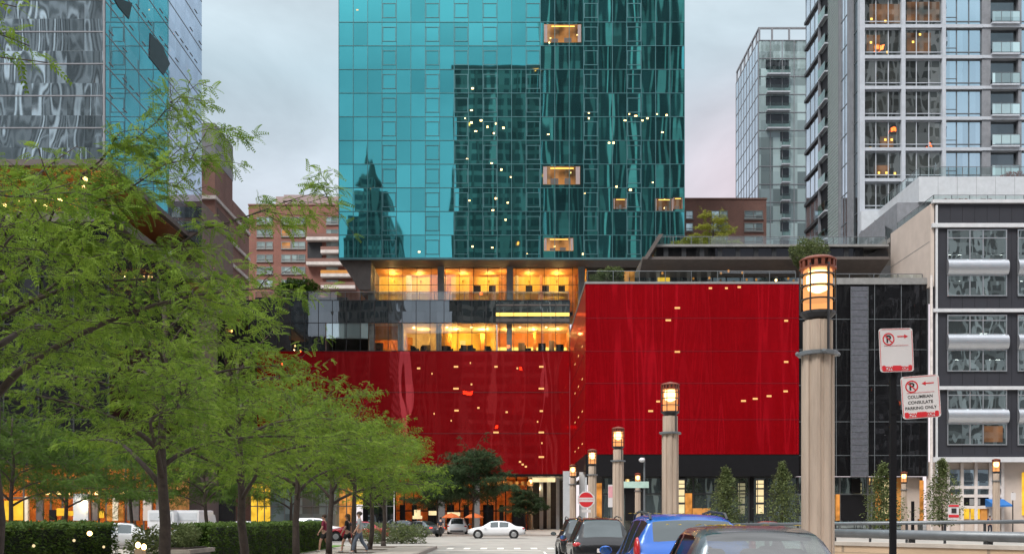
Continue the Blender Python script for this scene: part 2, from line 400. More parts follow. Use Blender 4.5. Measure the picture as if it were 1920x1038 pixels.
def fit_out(wo, a, b, c, d, Y, seed):
    rg = random.Random(seed); x0, x1, z0, z1 = X(a,Y), X(b,Y), Z(d,Y), Z(c,Y); w, h = x1-x0, z1-z0
    m = MB(); m.box(x0+.05, x0+w*rg.uniform(.08,.16), Y-.014, Y-.003, z0+.05, z1-.05); m.box(x1-w*rg.uniform(.06,.14), x1-.05, Y-.014, Y-.003, z0+.05, z1-.05); m.build('curtain', M['mauve'], wo)
    m = MB()
    q = x0+w*.2
    while q < x1-w*.25: e = rg.uniform(.12,.25)*w; m.box(q, q+e, Y-.020, Y-.003, z0+.03, z0+h*rg.uniform(.16,.42)); m.build('furniture', M['soffit'], wo); m = MB(); q += e+rg.uniform(.05,.2)*w
    m = MB(); m.box(x0+w*.2, x1-w*.18, Y-.012, Y-.003, z1-h*.14, z1-h*.08); m.build('ceiling_strip', M['strip'], wo)
def railing(name, label, pts, h, step=1.6, group=None, glass='rail_glass', post='grey_metal', top=.035):
    """posts, handrail and glass infill along a polyline of floor points"""
    r = thing(name, label, 'railing', pts[0], group)
    pm, gm, hm = MB(), MB(), MB()
    for a, b in zip(pts, pts[1:]):
        a = Vector(a); b = Vector(b); n = max(1, int((b-a).length/step))
        for i in range(n+1):
            p = a.lerp(b, i/n); pm = MB(); pm.box(p.x-.03, p.x+.03, p.y-.03, p.y+.03, p.z, p.z+h-.03); pm.build('post', M[post], r)
        hm.tube(a+Vector((0,0,h)), b+Vector((0,0,h)), top, k=8)
        up = Vector((0,0,1)); t = (b-a).normalized(); nrm = Vector((-t.y, t.x, 0))*.006
        q = [a+nrm+up*.08, b+nrm+up*.08, b+nrm+up*(h-.07), a+nrm+up*(h-.07)]
        gm.quad(*q)
    hm.build('handrail', M[post], r); gm.build('glass_panel', M[glass], r)
    return r

# ---------------------------------------------------------------- teal tower
TY, TX0, TX1, TZ0, TZ1 = 134., -23.3, 23.2, 36.5, 36.5+3.18*24
tt = thing('glass_skyscraper', 'tall turquoise mirrored glass tower rising above the red glass walls', 'skyscraper', (0,TY,TZ0))
PW = (TX1-TX0)/24
M['teal_glass'] = mirror_glass('teal_panes', (.125,.60,.635), .86, (.03,.08,.085), pw=PW, ph=3.18, wob=.019, rough=.016, sx=.34, sz=.07, u0=-500+23.3+PW*300, v0=-500+3.18*300, dv=.22)
m_ = MB(); m_.box(TX0, TX1, TY, TY+.3, TZ0, TZ1); m_.build('glass_front', M['teal_glass'], tt)
m_ = MB(); m_.box(TX0+.002, TX0+.3, TY+.3, TY+26, TZ0, TZ1); m_.box(TX1-.3, TX1-.002, TY+.3, TY+26, TZ0, TZ1); m_.build('glass_side', M['teal_side'], tt)
m_ = MB(); m_.box(TX0+.3, TX1-.3, TY+.3, TY+25.7, TZ1-.8, TZ1-.2); m_.box(TX0+.3, TX1-.3, TY+25.7, TY+26, TZ0, TZ1-.2); m_.build('roof', M['gravel_roof'], tt)
m_ = MB(); bars(m_, [TX0+PW*i for i in range(25)], [TZ0+3.18*i for i in range(1,25)], TX0, TX1, TZ0, TZ1, TY, .075, .07)
m_.box(TX0, TX1, TY-.09, TY, TZ0-.12, TZ0+.16)
for k in (3, 6, 8, 10, 13, 17, 20):
    x0 = TX0+PW*k; x1 = x0+PW
    for f in range(24):
        z = TZ0+3.18*f
        for zz in (.62, 2.5): m_.box(x0+.04, x1-.04, TY-.06, TY, z+zz-.045, z+zz+.045)
        for xx in (x0+.12, x1-.12): m_.box(xx-.04, xx+.04, TY-.062, TY, z+.665, z+2.455)
m_.build('mullion', M['teal_bar'], tt)
for (a, b, c, d) in ((1020,1090,46,80), (1018,1088,312,346), (1228,1262,372,396), (1150,1176,372,392), (1020,1075,446,470), (1262,1280,370,392)):
    wo = flat_window(tt, a, b, c, d, TY, 'lit_room' if a < 1100 else 'lit_room_dim')
    fit_out(wo, a, b, c, d, TY-.02, a)
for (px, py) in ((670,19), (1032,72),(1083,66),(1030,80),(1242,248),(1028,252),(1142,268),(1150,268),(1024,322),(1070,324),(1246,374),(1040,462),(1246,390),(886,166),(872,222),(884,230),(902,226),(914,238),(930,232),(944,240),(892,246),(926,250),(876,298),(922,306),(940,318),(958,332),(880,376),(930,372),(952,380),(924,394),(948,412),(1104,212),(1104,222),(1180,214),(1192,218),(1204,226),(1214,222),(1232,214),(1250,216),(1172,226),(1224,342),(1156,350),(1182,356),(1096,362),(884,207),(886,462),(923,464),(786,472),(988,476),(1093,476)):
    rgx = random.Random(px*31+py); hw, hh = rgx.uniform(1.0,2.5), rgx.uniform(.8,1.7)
    flat_window(tt, px-hw, px+hw, py-hh, py+hh, TY, 'warm_light' if py > 60 else 'lit_cream', 'ceiling_or_reflected_light')  # room lights, plus reflected tower lights painted on as glowing dots
# underside and the tapering prop at its left end
m_ = MB(); m_.box(TX0, TX1, TY, TY+4.0, TZ0-.14, TZ0-.01); m_.build('soffit', M['soffit'], tt)
m_ = MB(); m_.prism([(X(638,TY), TZ0-.14), (X(694,TY), TZ0-.14), (X(694,TY), Z(541,TY)), (X(672,TY), Z(541,TY))], TY+.6, TY+14, 'y'); m_.build('prop', M['soffit'], tt)

# ---------------------------------------------------------------- podium with the lit lounges and the deep red wall
PY = 127.
po = thing('glass_podium', 'podium with deep red glass wall and two lit floors of lounges above it', 'building', (-12,PY,0))
zR0, zR1, zL1, zD1 = Z(888,PY), Z(658,PY), Z(605,PY), Z(562,PY)
xl, xr = X(440,PY), 7.35
m_ = MB(); m_.box(xl, xr, PY, PY+.3, zR0, zR1); m_.build('red_wall', M['red_glass_deep'], po)
m_ = MB()
for py in (735, 812): m_.box(xl, xr, PY-.03, PY, Z(py,PY)-.03, Z(py,PY)+.03)
m_.build('joint', M['red_joint'], po)
for (px, py, w) in ((1015,687,4),(1015,728,5),(1015,770,3),(1015,810,5),(1015,856,5),(855,687,4),(855,728,5),(856,769,4),(930,687,3),(930,810,5),(785,690,3),(882,680,1),(810,700,1),(897,764,2),(950,772,2),(970,690,1.5),(884,720,1.5),(846,788,1),(975,865,2),(980,870,2),(986,874,2),(1008,790,1.2),(1016,830,1.2),(814,775,1)):
    flat_window(po, px-w, px+w, py-1.6, py+1.6, PY, 'garage_light', 'ceiling_or_reflected_light')
for px in (880, 903): flat_window(po, px-3.5, px+3.5, 876, 883, PY, 'lit_cream', 'ceiling_or_reflected_light')
# band of dark spandrel glass and terrace edge
m_ = MB(); m_.box(xl, X(930,PY), PY, PY+.3, zL1, zD1); m_.build('dark_band', M['dark_glass'], po)
m_ = MB(); m_.box(X(930,PY), xr, PY+.04, PY+.3, zL1, zD1); m_.build('pale_band', M['grey_glass'], po)
m_ = MB(); bars(m_, fr(xl, xr, 1.75), [zL1, zD1-.05, zR1+.05], xl, xr, zR1+.1, zD1, PY, .07, .06); m_.build('mullion', M['dark_metal'], po)
m_ = MB(); m_.box(X(930,PY), xr, PY-.02, PY+.035, Z(592,PY), Z(586,PY)); m_.build('light_strip', M['strip'], po)
m_ = MB(); m_.box(X(930,PY), xr, PY-.015, PY+.035, Z(603,PY), Z(597,PY)); m_.box(X(930,PY), xr, PY-.015, PY+.035, Z(573,PY), Z(570,PY)); m_.build('fascia', M['soffit'], po)
m_ = MB(); m_.box(xl, xr, PY+.3, TY+4.2, zD1-.5, zD1); m_.box(xl, xr, PY+.3, PY+14, zR1-.5, zR1-.02); m_.box(xl, xr, PY+.3, PY+30, zR0-.2, zR0); m_.build('floor_slab', M['mid_grey'], po)
# lower lit floor
sec = ((610,690,'mid_grey',0,0),(690,750,'amber_wall',1,100),(750,822,'cream',1,130),(822,930,'yellow_wall',2,230),(932,1068,'amber_wall',3,150))
for (a, b, w, n, pw_) in sec:
    x0, x1 = X(a,PY)+.02, min(X(b,PY)-.02, xr)
    room(po, x0, x1, PY+.32, PY+7, zR1, zL1-.02, w, 'soffit' if w=='mid_grey' else 'amber_wall', 'cream' if n else 'mid_grey')
    for i in range(n):
        x = x0+(x1-x0)*(i+.5)/n
        point('room_lamp', (x, PY+4.2, zL1-.6), pw_, (1,.60,.16), .15, po)
m_ = MB(); m_.box(X(932,PY), xr, PY+6.6, PY+6.9, Z(640,PY), Z(634,PY)); m_.build('wall_light', M['strip'], po)
m_ = MB(); m_.box(X(826,PY), X(926,PY), PY+5.6, PY+5.9, zR1, zR1+1.9); m_.build('partition', M['yellow_wall'], po)
m_ = MB(); m_.box(xl, X(610,PY), PY+.02, PY+.3, zR1, zL1); m_.build('dark_window', M['dark_glass'], po)
m_ = MB(); m_.box(X(612,PY), X(690,PY), PY+.02, PY+.3, Z(634,PY), zL1); m_.build('pale_spandrel', M['pale_glass'], po)
m_ = MB(); m_.box(X(692,PY), X(748,PY), PY+2.0, PY+2.2, Z(632,PY), zL1); m_.build('blind', M['amber_wall'], po)
for px in (696, 750, 822, 955, ): 
    m_ = MB(); m_.box(X(px-5,PY), X(px+5,PY), PY+.5, PY+1.2, zR1, zL1); m_.build('column', M['mid_grey'], po)
m_ = MB(); m_.box(X(690,PY), xr, PY+.02, PY+.05, zR1, zL1); m_.build('window', M['clear'], po)
# upper lounge behind the terrace
UY = TY+4.
ux0, ux1 = X(676,UY), X(1100,UY)
room(po, ux0, ux1, UY+.1, UY+5.2, zD1+.02, TZ0-.2, 'warm_wall', 'amber_wall', 'amber_wall')
for px in (740,789,868,917,992,1044):
    p = point('wall_lamp', (X(px,UY+5), UY+3.3, Z(524,UY+5)), 170, (1,.70,.25), .1, po)
    m_ = MB(); x = X(px,UY+5); m_.tube((x,UY+4.75,Z(545,UY+5)), (x,UY+4.75,Z(530,UY+5)), .03); m_.tube((x,UY+4.75,Z(531,UY+5)), (x,UY+4.75,Z(526,UY+5)), .09, .13); m_.build('wall_lamp_shade', M['lit_yellow'], po)
for i in range(4): point('ceiling_lamp', (ux0+(ux1-ux0)*(i+.5)/4, UY+2, TZ0-1.0), 90, (1,.58,.2), .2, po)
m_ = MB(); m_.box(ux0+.02, ux1-.02, UY+4.9, UY+5.1, Z(550,UY+5), Z(546,UY+5)); m_.build('counter', M['cream'], po)
for (pa, pb, pt, m) in ((680,700,512,'amber_wall'),(762,772,508,'cream'),(806,820,514,'amber_wall'),(838,846,506,'orange_wall'),(880,886,514,'amber_wall'),(935,948,508,'orange_wall'),(966,972,512,'cream'),(1012,1018,508,'amber_wall'),(1066,1080,512,'orange_wall')):
    m_ = MB(); m_.box(X(pa,UY+4.8), X(pb,UY+4.8), UY+4.4, UY+4.72, zD1+.05, Z(pt,UY+4.8)); m_.build('wall_panel', M[m], po)
for (pa, pb, pt, m) in ((700,716,640,'black'),(760,772,630,'amber_wall'),(790,806,644,'soffit'),(838,846,622,'amber_wall'),(862,872,636,'cream'),(900,908,622,'amber_wall'),(972,984,640,'soffit'),(1000,1006,620,'orange_wall'),(1030,1040,636,'soffit')):
    m_ = MB(); m_.box(X(pa,PY+4), X(pb,PY+4), PY+4.9, PY+5.3, zR1, Z(pt,PY+4)); m_.build('wall_panel', M[m], po)
for px, py in ((712,612),(776,614),(838,613),(858,616),(884,613),(914,616),(975,613),(1000,617),(1024,613),(1046,616)):
    y = PY+2.5; m_ = MB(); m_.ball((X(px,y), y, Z(py,y)), .15, .15, .12, 8); m_.build('pendant_lamp', M['warm_light'], po, True)
for px in (895, 923, 992, 1023, 1053):
    m_ = MB(); m_.box(X(px-6.5,UY+4), X(px+6.5,UY+4), UY+4, UY+4.1, Z(546,UY+4), Z(535,UY+4)); m_.build('screen', M['black'], po)
for px in (697, 827, 956, 1090):
    m_ = MB(); m_.box(X(px-6,UY), X(px+6,UY), UY-.55, UY+.35, zD1, TZ0-.14); m_.build('column', M['mid_grey'], po)
m_ = MB(); m_.box(ux0, ux1, UY+.02, UY+.05, zD1, TZ0-.15); m_.build('window', M['clear'], po)
m_ = MB(); bars(m_, fr(ux0, ux1, 1.9), [Z(534,UY), zD1+.1, TZ0-.3], ux0, ux1, zD1, TZ0-.14, UY, .06, .06); m_.build('mullion', M['dark_metal'], po)
railing('terrace_railing', 'long glass balustrade in front of the lit upper lounge', [(X(478,PY),PY+.5,zD1), (xr-.1,PY+.5,zD1)], 1.15, 1.9)
# dark terrace wall to the left, with a planter
m_ = MB(); m_.box(X(470,PY), X(646,PY), PY+2.2, PY+4.4, zD1, zD1+.8); m_.build('planter', M['dark_metal'], po)
# ground floor of the podium
gz = zR0-.28
m_ = MB(); m_.box(xl, xr, PY-.05, PY+.4, gz, zR0-.002); m_.build('canopy_edge', M['black'], po)
GY = PY+1.2
for (a, b, m, nm) in ((440,470,'brick2','wall'),(470,508,'lit_yellow','lit_window'),(508,612,'pale_glass','shop_window'),(612,636,'pale_glass','shop_window'),(690,738,'dark_glass','shop_window'),
                  (636,664,'lit_amber','lit_window'),(664,668,'black','wall'),(680,690,'black','wall')):
    m_ = MB(); m_.box(X(a,GY)+.01, X(b,GY)-.01, GY, GY+.2, .15, gz); m_.build(nm, M[m], po)
m_ = MB(); m_.box(X(668,GY), X(680,GY), GY-.1, GY+.2, Z(945,GY), Z(922,GY)); m_.build('lit_sign', M['lit_yellow'], po)
m_ = MB(); bars(m_, [X(p,GY) for p in (470,483,496,508,534,560,586,612,650,664,700,725)], [3.2], X(470,GY), X(738,GY), .15, gz, GY, .12, .1); m_.build('shop_mullion', M['mid_grey'], po)
# restaurant with glowing orange rooms
rx0, rx1 = X(740,GY), X(990,GY)
room(po, rx0, rx1, GY, GY+8, .16, gz, 'orange_wall', 'amber_wall', 'orange_wall', 'restaurant_room')
for i in range(7): point('restaurant_lamp', (rx0+(rx1-rx0)*(i+.5)/7, GY+4.5, 5.0-.8*(i%2)), 26, (1,.48,.15), .12, po)
m_ = MB(); bars(m_, [X(p,GY) for p in (741,758,776,812,846,862,878,914,930,948,968,989)], [2.6, 5.2], rx0, rx1, .16, gz, GY, .16, .12); m_.build('restaurant_frame', M['black'], po)
for p in (829, 894): 
    m_ = MB(); m_.box(X(p-6,GY), X(p+6,GY), GY-.9, GY-.2, .15, gz); m_.build('pillar', M['mid_grey'], po)
for (a, b) in ((747,757),(770,779),(800,820),(836,850),(868,876),(905,925),(936,944),(960,985)):
    m_ = MB(); m_.box(X(a,GY), X(b,GY), GY+1.6, GY+1.9, .16, 3.4); m_.build('partition', M['black'], po)
m_ = MB()
for p in range(900, 992, 11): m_.box(X(p,GY), X(p+6,GY), GY-.5, GY-.2, Z(909,GY), Z(902,GY))
m_.build('lantern_row', M['lit_amber'], po)
for (px, py, w, h) in ((783,962,6,7),(783,969,9,3),(812,961,8,4),(851,963,12,3.5)):
    m_ = MB(); m_.box(X(px-w,GY), X(px+w,GY), GY-.34, GY-.26, Z(py+h,GY), Z(py-h,GY)); m_.build('lit_sign', M['lit_cream'], po)
# entrance court right of the restaurant
m_ = MB(); m_.box(X(992,GY), xr-.02, PY+14, PY+14.3, .15, gz); m_.build('court_wall', M['soffit'], po)
m_ = MB(); m_.box(X(998,PY), X(1041,PY), PY-.3, PY-.06, Z(903,PY), Z(895,PY)); m_.build('sign_board', M['lit_cream'], po)
for px, w, y in ((1015,3.5,PY+6),(1029,3.5,PY+9),(1046,3,PY+5),(1062,6,PY-14)):
    m_ = MB(); m_.box(X(px-w,y), X(px+w,y), y, y+.6, .15, gz); m_.build('pillar', M['pale_panel'], po)
for px in (1010, 1035): point('court_lamp', (X(px,PY+7), PY+6, 5.6), 70, (1,.75,.45), .1, po)

# ---------------------------------------------------------------- bright red box
BY, bx0, bx1, bz0, bz1 = 100., 7.39, X(1498,100.), Z(851,100.), Z(532,100.)
rb = thing('red_glass_garage', 'bright red glass box standing out over a black ground floor', 'building', (18,BY,0))
M['red_glass'] = mirror_glass('red_panes', (1.,.03,.07), .68, (.52,.0,.004), pw=1.34, ph=3.35, wob=.075, sx=.42, sz=.04, cut=0., dv=.12, panelbase=.08, rough=.05)
m_ = MB(); m_.box(bx0, bx1, BY, BY+.3, bz0, bz1); m_.build('red_front', M['red_glass'], rb)
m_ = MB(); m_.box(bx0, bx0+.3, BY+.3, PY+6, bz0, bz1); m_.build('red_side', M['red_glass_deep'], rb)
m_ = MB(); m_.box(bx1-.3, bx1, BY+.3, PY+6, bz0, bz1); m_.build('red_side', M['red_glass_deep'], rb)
m_ = MB(); m_.box(bx0+.3, bx1-.3, BY+.3, PY+6, bz1-.9, bz1-.5); m_.box(bx0+.3, bx1-.3, BY+.3, PY+6, bz0, bz0+.3); m_.build('roof', M['gravel_roof'], rb)
m_ = MB()
for py in (596, 658, 718, 786):
    z = Z(py,BY); m_.box(bx0, bx1, BY-.02, BY, z-.022, z+.022); m_.box(bx0-.02, bx0, BY, PY, z-.022, z+.022)
m_.build('joint', M['red_line'], rb)
m_ = MB(); m_.box(bx0-.06, bx1+.06, BY-.06, BY+.34, bz1, bz1+.22); m_.box(bx0-.06, bx0+.34, BY+.34, PY, bz1, bz1+.22); m_.build('cap', M['mid_grey'], rb)
for (px, py, w) in ((1270,577,5),(1253,600,5),(1474,601,3.5),(1474,678,4),(1270,659,5),(1394,751,4.5),(1416,747,4.5),(1442,742,4.5),(1473,733,4),(1220,770,4.5),(1234,752,3.5),(1332,540,3),(1362,540,2.5),(1386,538,3)):
    flat_window(rb, px-w, px+w, py-1.7, py+1.7, BY, 'garage_light', 'ceiling_or_reflected_light')
for y in (104.,110.,116.):
    for z in (9.4, 12.8, 16.2, 19.6):
        m_ = MB(); m_.box(bx0-.02, bx0-.002, y, y+1.2, z, z+.12); m_.build('ceiling_or_reflected_light', M['garage_light'], rb)
# black fascia and glass ground floor
fz0 = Z(892,BY)
m_ = MB(); m_.box(bx0, bx1, BY+.04, BY+.4, fz0, bz0-.003); m_.box(bx0, bx0+.3, BY+.4, PY-2, fz0+.6, bz0-.003); m_.build('fascia', M['black'], rb)
m_ = MB(); m_.box(bx0+.3, bx1, BY+.4, BY+26, fz0, fz0+.2); m_.build('soffit', M['black'], rb)
SY = BY+1.4; sx0 = X(1128,SY)
m_ = MB(); m_.box(sx0, bx1, SY, SY+.15, .15, fz0-.002); m_.build('shop_window', M['grey_glass'], rb)
m_ = MB(); bars(m_, [X(p,SY) for p in (1130,1168,1205,1240,1285,1300,1350,1404,1412,1438,1450,1496)], [Z(925,SY), fz0-.08], sx0, bx1, .15, fz0, SY, .14, .1); m_.build('shop_mullion', M['dark_metal'], rb)
for (a, b, c, d, m) in ((1172,1204,912,975,'black'),(1240,1262,893,975,'black'),(1284,1297,924,975,'lit_amber'),(1298,1332,952,975,'amber_wall'),(1406,1412,893,975,'black'),(1118,1128,905,975,'lit_amber'),(1262,1284,893,921,'black')):
    mb = MB(); mb.box(X(a,SY), X(b,SY), SY-.2, SY-.12, max(.16,Z(d,SY)), min(fz0-.01,Z(c,SY))); mb.build('shop_panel' if m != 'lit_amber' else 'lit_window', M[m], rb)
for p in (1075,1092): 
    m_ = MB(); m_.box(X(p,BY+4)-.3, X(p,BY+4)+.3, BY+4, BY+4.6, .15, fz0+.6); m_.build('pillar', M['pale_panel'], rb)

# ---------------------------------------------------------------- roof pavilion on the red box
VY = 107.
pv = thing('roof_pavilion', 'low dark rooftop pavilion with a wide flat canopy above the red box', 'building', (24,VY,bz1))
vx0, vx1 = X(1205,VY), X(1668,VY)
zc0, zc1, zc2 = Z(505,VY), Z(486,VY), Z(461,VY)
m_ = MB(); m_.prism([(VY,zc1),(VY,zc1+.3),(VY+12,zc1+.3),(VY+12,zc0),(VY+3.5,zc0)], vx0, vx1, 'x'); m_.build('canopy', M['soffit'], pv)
m_ = MB(); m_.box(X(1232,VY), X(1622,VY), VY+.6, VY+11, zc1+.302, zc2); m_.build('clerestory', M['black_glass'], pv)
for p in range(1250,1622,34): m_ = MB(); bars(m_, [X(p,VY)], [], 0, 0, zc1+.302, zc2, VY+.6, .5, .05); m_.build('clerestory_post', M['dark_metal'], pv)
m_ = MB(); m_.box(X(1228,VY), vx1, VY+.2, VY+12, zc2+.002, zc2+.25); m_.build('roof_edge', M['mid_grey'], pv)
m_ = MB(); m_.prism([(X(1205,VY), zc1-.05), (X(1213,VY), zc1-.05), (X(1243,VY), Z(440,VY)), (X(1235,VY), Z(440,VY))], VY-.3, VY+.15, 'y'); m_.build('slanted_end', M['soffit'], pv)
m_ = MB(); m_.box(X(1180,VY), X(1560,VY), VY+3.6, VY+3.75, bz1-.45, zc0-.002); m_.build('window', M['dark_glass'], pv)
m_ = MB(); bars(m_, [X(p,VY+3.6) for p in range(1180,1560,26)], [], 0, 0, bz1-.4, zc0, VY+3.6, .1, .08); m_.build('window_frame', M['dark_metal'], pv)
flat_window(pv, 1232, 1256, 508, 530, VY+3.6, 'lit_yellow')
flat_window(pv, 1170, 1190, 508, 530, VY+3.6, 'lit_amber')
m_ = MB(); m_.box(X(1622,VY), X(1672,VY), VY+3.6, VY+3.75, bz1-1., Z(487,VY)); m_.build('beige_wall', M['beige'], pv)
m_ = MB(); m_.prism([(X(1612,VY), Z(486,VY)), (X(1672,VY), Z(452,VY)), (X(1672,VY), Z(486,VY))], VY+1, VY+3, 'y'); m_.build('sloped_hood', M['dark_metal'], pv)
for (px, py) in ((1242,512),(1300,522),(1330,521),(1352,512),(1366,508),(1392,511),(1400,524),(1418,524),(1455,525),(1478,522),(1488,526)):
    y = VY+1.5; m_ = MB(); m_.ball((X(px,y), y, Z(py,y)), .13, .13, .15, 8); m_.build('globe_lamp', M['warm_light'] if px%2 else M['lit_amber'], pv, True)
railing('roof_railing', 'glass railing along the top of the dark rooftop pavilion', [(X(1232,VY),VY+.9,zc2+.25), (vx1,VY+.9,zc2+.25)], 1.0, 1.9)
railing('roof_railing', 'glass parapet railing along the top edge of the red box', [(bx0+.2,BY+.5,bz1-.5), (bx1-.2,BY+.5,bz1-.5)], 1.9, 2.6)

# ---------------------------------------------------------------- black glass annex
ax0, ax1, az1 = bx1+.02, X(1741,BY), Z(533,BY)
an = thing('black_glass_annex', 'black glass building with a grey metal strip beside the red box', 'building', (35,BY,0))
m_ = MB(); m_.box(ax0, ax1, BY+.05, BY+.35, fz0, az1); m_.build('black_wall', M['black_glass'], an)
m_ = MB(); m_.box(ax0, ax1, BY+.35, BY+25, az1-.7, az1-.4); m_.build('roof', M['gravel_roof'], an)
m_ = MB(); m_.box(ax0, ax1, BY-.1, BY+.45, az1, Z(521,BY)); m_.build('cap', M['mid_grey'], an)
m_ = MB(); bars(m_, [X(p,BY) for p in (1568,1640,1690,1739)], [Z(p,BY) for p in (598,655,722,790,853)], ax0, ax1, fz0, az1, BY+.05, .06, .05); m_.build('joint', M['grey_metal'], an)
m_ = MB(); m_.box(X(1594,BY), X(1626,BY), BY-.25, BY-.07, Z(893,BY), Z(538,BY)); m_.build('metal_strip', plain('mesh_panel', (.12,.125,.15), .5, .4, scale=3., var=.25, streak=False), an)
m_ = MB(); bars(m_, [X(1594,BY), X(1626,BY)], [Z(p,BY) for p in range(545,893,12)], X(1594,BY), X(1626,BY), Z(893,BY), Z(538,BY), BY-.25, .05, .03); m_.build('strip_rib', M['grey_metal'], an)
m_ = MB(); m_.box(ax0, ax1, SY, SY+.15, .15, fz0-.002); m_.build('shop_window', M['grey_glass'], an)
m_ = MB(); bars(m_, [X(p,SY) for p in (1574,1626,1634,1660,1742)], [Z(926,SY)], ax0, ax1, .15, fz0, SY, .18, .12); m_.build('shop_mullion', M['grey_metal'], an)
for (a, b, c, d, m, nm) in ((1576,1624,927,975,'black','black_door'),(1566,1573,926,975,'lit_amber','lit_window'),(1640,1690,895,975,'amber_wall','wall'),(1690,1722,895,972,'beige','wall'),(1706,1712,940,972,'black','door'),(1722,1730,900,975,'lit_amber','lit_window'),(1595,1612,897,924,'black','dark_pane')):
    mb = MB(); mb.box(X(a,SY), X(b,SY), SY-.26, SY-.15, max(.16,Z(d,SY)), min(fz0-.01,Z(c,SY))); mb.build(nm, M[m], an)
m_ = MB(); m_.box(X(1700,SY), X(1718,SY), SY-.3, SY-.27, .16, Z(936,SY)); m_.build('door_surround', M['beige'], an)
m_ = MB(); m_.box(X(1706,SY), X(1712,SY), SY-.33, SY-.301, .16, Z(939,SY)); m_.build('door', M['black'], an)
railing('annex_railing', 'metal and glass railing on the roof of the black building', [(ax0+.4,BY+.8,az1+.3), (ax1-.3,BY+.8,az1+.3)], .95, 2.2)

# ---------------------------------------------------------------- charcoal panel building
CY = 99.; cx0, cx1, cz1 = X(1746,CY), 62., Z(381,CY)
cb = thing('charcoal_building', 'charcoal panelled building with rounded silver bay spandrels and white floor bands', 'building', (52,CY,0))
m_ = MB(); m_.box(cx0+.35, cx1, CY+.1, CY+.4, Z(862,CY), cz1); m_.build('panel_wall', M['charcoal'], cb)
m_ = MB(); m_.box(cx0, cx0+.35, CY+.12, CY+10.6, az1-.4, cz1-.02); m_.build('side_wall', M['beige'], cb)
m_ = MB(); m_.box(cx0-.01, cx0, CY+.4, CY+10.6, 29.2, 29.26); m_.build('side_joint', M['mid_grey'], cb)
m_ = MB(); m_.box(cx0+.35, cx1, CY+.4, CY+22, cz1-.6, cz1-.1); m_.build('roof', M['gravel_roof'], cb)
m_ = MB()
for py, h in ((378,.34),(423,.40),(582,.34),(727,.34),(861,.50)): m_.box(cx0+.05, cx1, CY-.22, CY+.1, Z(py,CY)-h/2, Z(py,CY)+h/2)
m_.build('floor_band', M['white_metal'], cb)
m_ = MB(); m_.box(cx0+.42, cx0+.62, CY-.1, CY+.08, 5., cz1-.2); m_.build('corner_trim', M['white_metal'], cb)
m_ = MB(); m_.tube((cx0-.1,CY-.3,.15), (cx0-.1,CY-.3,az1+.6), .13, k=10); m_.build('downpipe', M['white_band'], cb)
m_ = MB(); bars(m_, fr(cx0+.7, cx1, 1.2)[1:], [], 0, 0, 8., cz1-.3, CY+.1, .02, .006); m_.build('panel_joint', M['black'], cb)
for gi, (t0, s0, s1, b1) in enumerate(((430,487,515,555),(590,627,655,696),(730,767,793,834))):
    for (pa, pb) in ((1776,1888),(1908,2020)):
        x0, x1 = X(pa,CY), X(pb,CY)
        w = MB(); w.box(x0, x1, CY+.03, CY+.08, Z(s0,CY), Z(t0,CY)); w.box(x0, x1, CY+.03, CY+.08, Z(b1,CY), Z(s1,CY))
        wo = w.build('window', M['swirl_glass'], cb)
        f = MB(); bars(f, [x0+.05, x0+(x1-x0)*.38, x0+(x1-x0)*.60, x1-.05], [Z(s0,CY)+.04, Z(t0,CY)-.05, Z(b1,CY)+.06, Z(s1,CY)-.05, (Z(t0,CY)*.72+Z(s0,CY)*.28)], x0, x1, Z(b1,CY), Z(t0,CY), CY+.03, .1, .07)
        f.build('window_frame', M['silver'], wo)
        s = MB(); za, zb = Z(s1,CY), Z(s0,CY); r = (zb-za)/2; zc = (za+zb)/2
        prof = [(CY+.02, za)] + [(CY-.1-.42*math.sin(math.pi*i/12), zc-r*math.cos(math.pi*i/12)) for i in range(13)] + [(CY+.02, zb)]
        s.prism(prof, x0-.04, x1+.04, 'x'); so = s.build('rounded_spandrel', M['silver'], cb, False)
        if gi == 2 and pa == 1776:
            flat_window(cb, 1845, 1880, 798, 828, CY+.028, 'lit_room_dim')
# glass ground floor
m_ = MB(); m_.box(cx0+.1, cx1, CY+1.2, CY+1.4, .15, Z(864,CY)); m_.build('stone_wall', M['beige'], cb)
for (a, b, c, d, m, nm) in ((1778,1800,880,912,'sky_glass','window'),(1804,1826,880,912,'sky_glass','window'),(1832,1852,880,912,'sky_glass','window'),(1858,1876,880,912,'sky_glass','window'),
      (1778,1800,914,928,'grey_glass','window'),(1804,1826,914,928,'grey_glass','window'),(1832,1852,914,928,'grey_glass','window'),
      (1804,1852,931,948,'black','shop_sign_panel'),(1804,1816,953,972,'lit_yellow','lit_window'),(1820,1836,953,972,'lit_yellow','lit_window'),(1838,1850,953,976,'amber_wall','door'),(1916,1924,885,965,'lit_yellow','lit_window')):
    mb = MB(); mb.box(X(a,CY+1.2), X(b,CY+1.2), CY+1.05, CY+1.19, max(.17,Z(d,CY+1.2)), Z(c,CY+1.2)); mb.build(nm, M[m], cb)
m_ = MB(); bars(m_, [X(p,CY+1.2) for p in (1776,1802,1828,1855,1878)], [Z(913,CY+1.2), Z(929,CY+1.2), Z(950,CY+1.2)], X(1776,CY+1.2), X(1878,CY+1.2), .15, Z(866,CY), CY+1.05, .3, .12); m_.build('window_frame', M['white_band'], cb)
m_ = MB(); m_.box(X(1818,CY+1), X(1838,CY+1), CY+1.0, CY+1.04, Z(946,CY+1), Z(934,CY+1)); m_.build('shop_sign', M['mid_grey'], cb)
m_ = MB(); m_.prism([(CY+1.0, Z(934,CY)), (CY-.9, Z(946,CY)), (CY-.9, Z(949,CY)), (CY+1.0, Z(949,CY))], X(1856,CY), X(1890,CY), 'x'); m_.build('blue_awning', plain('blue_cloth', (.02,.14,.42), .8), cb)
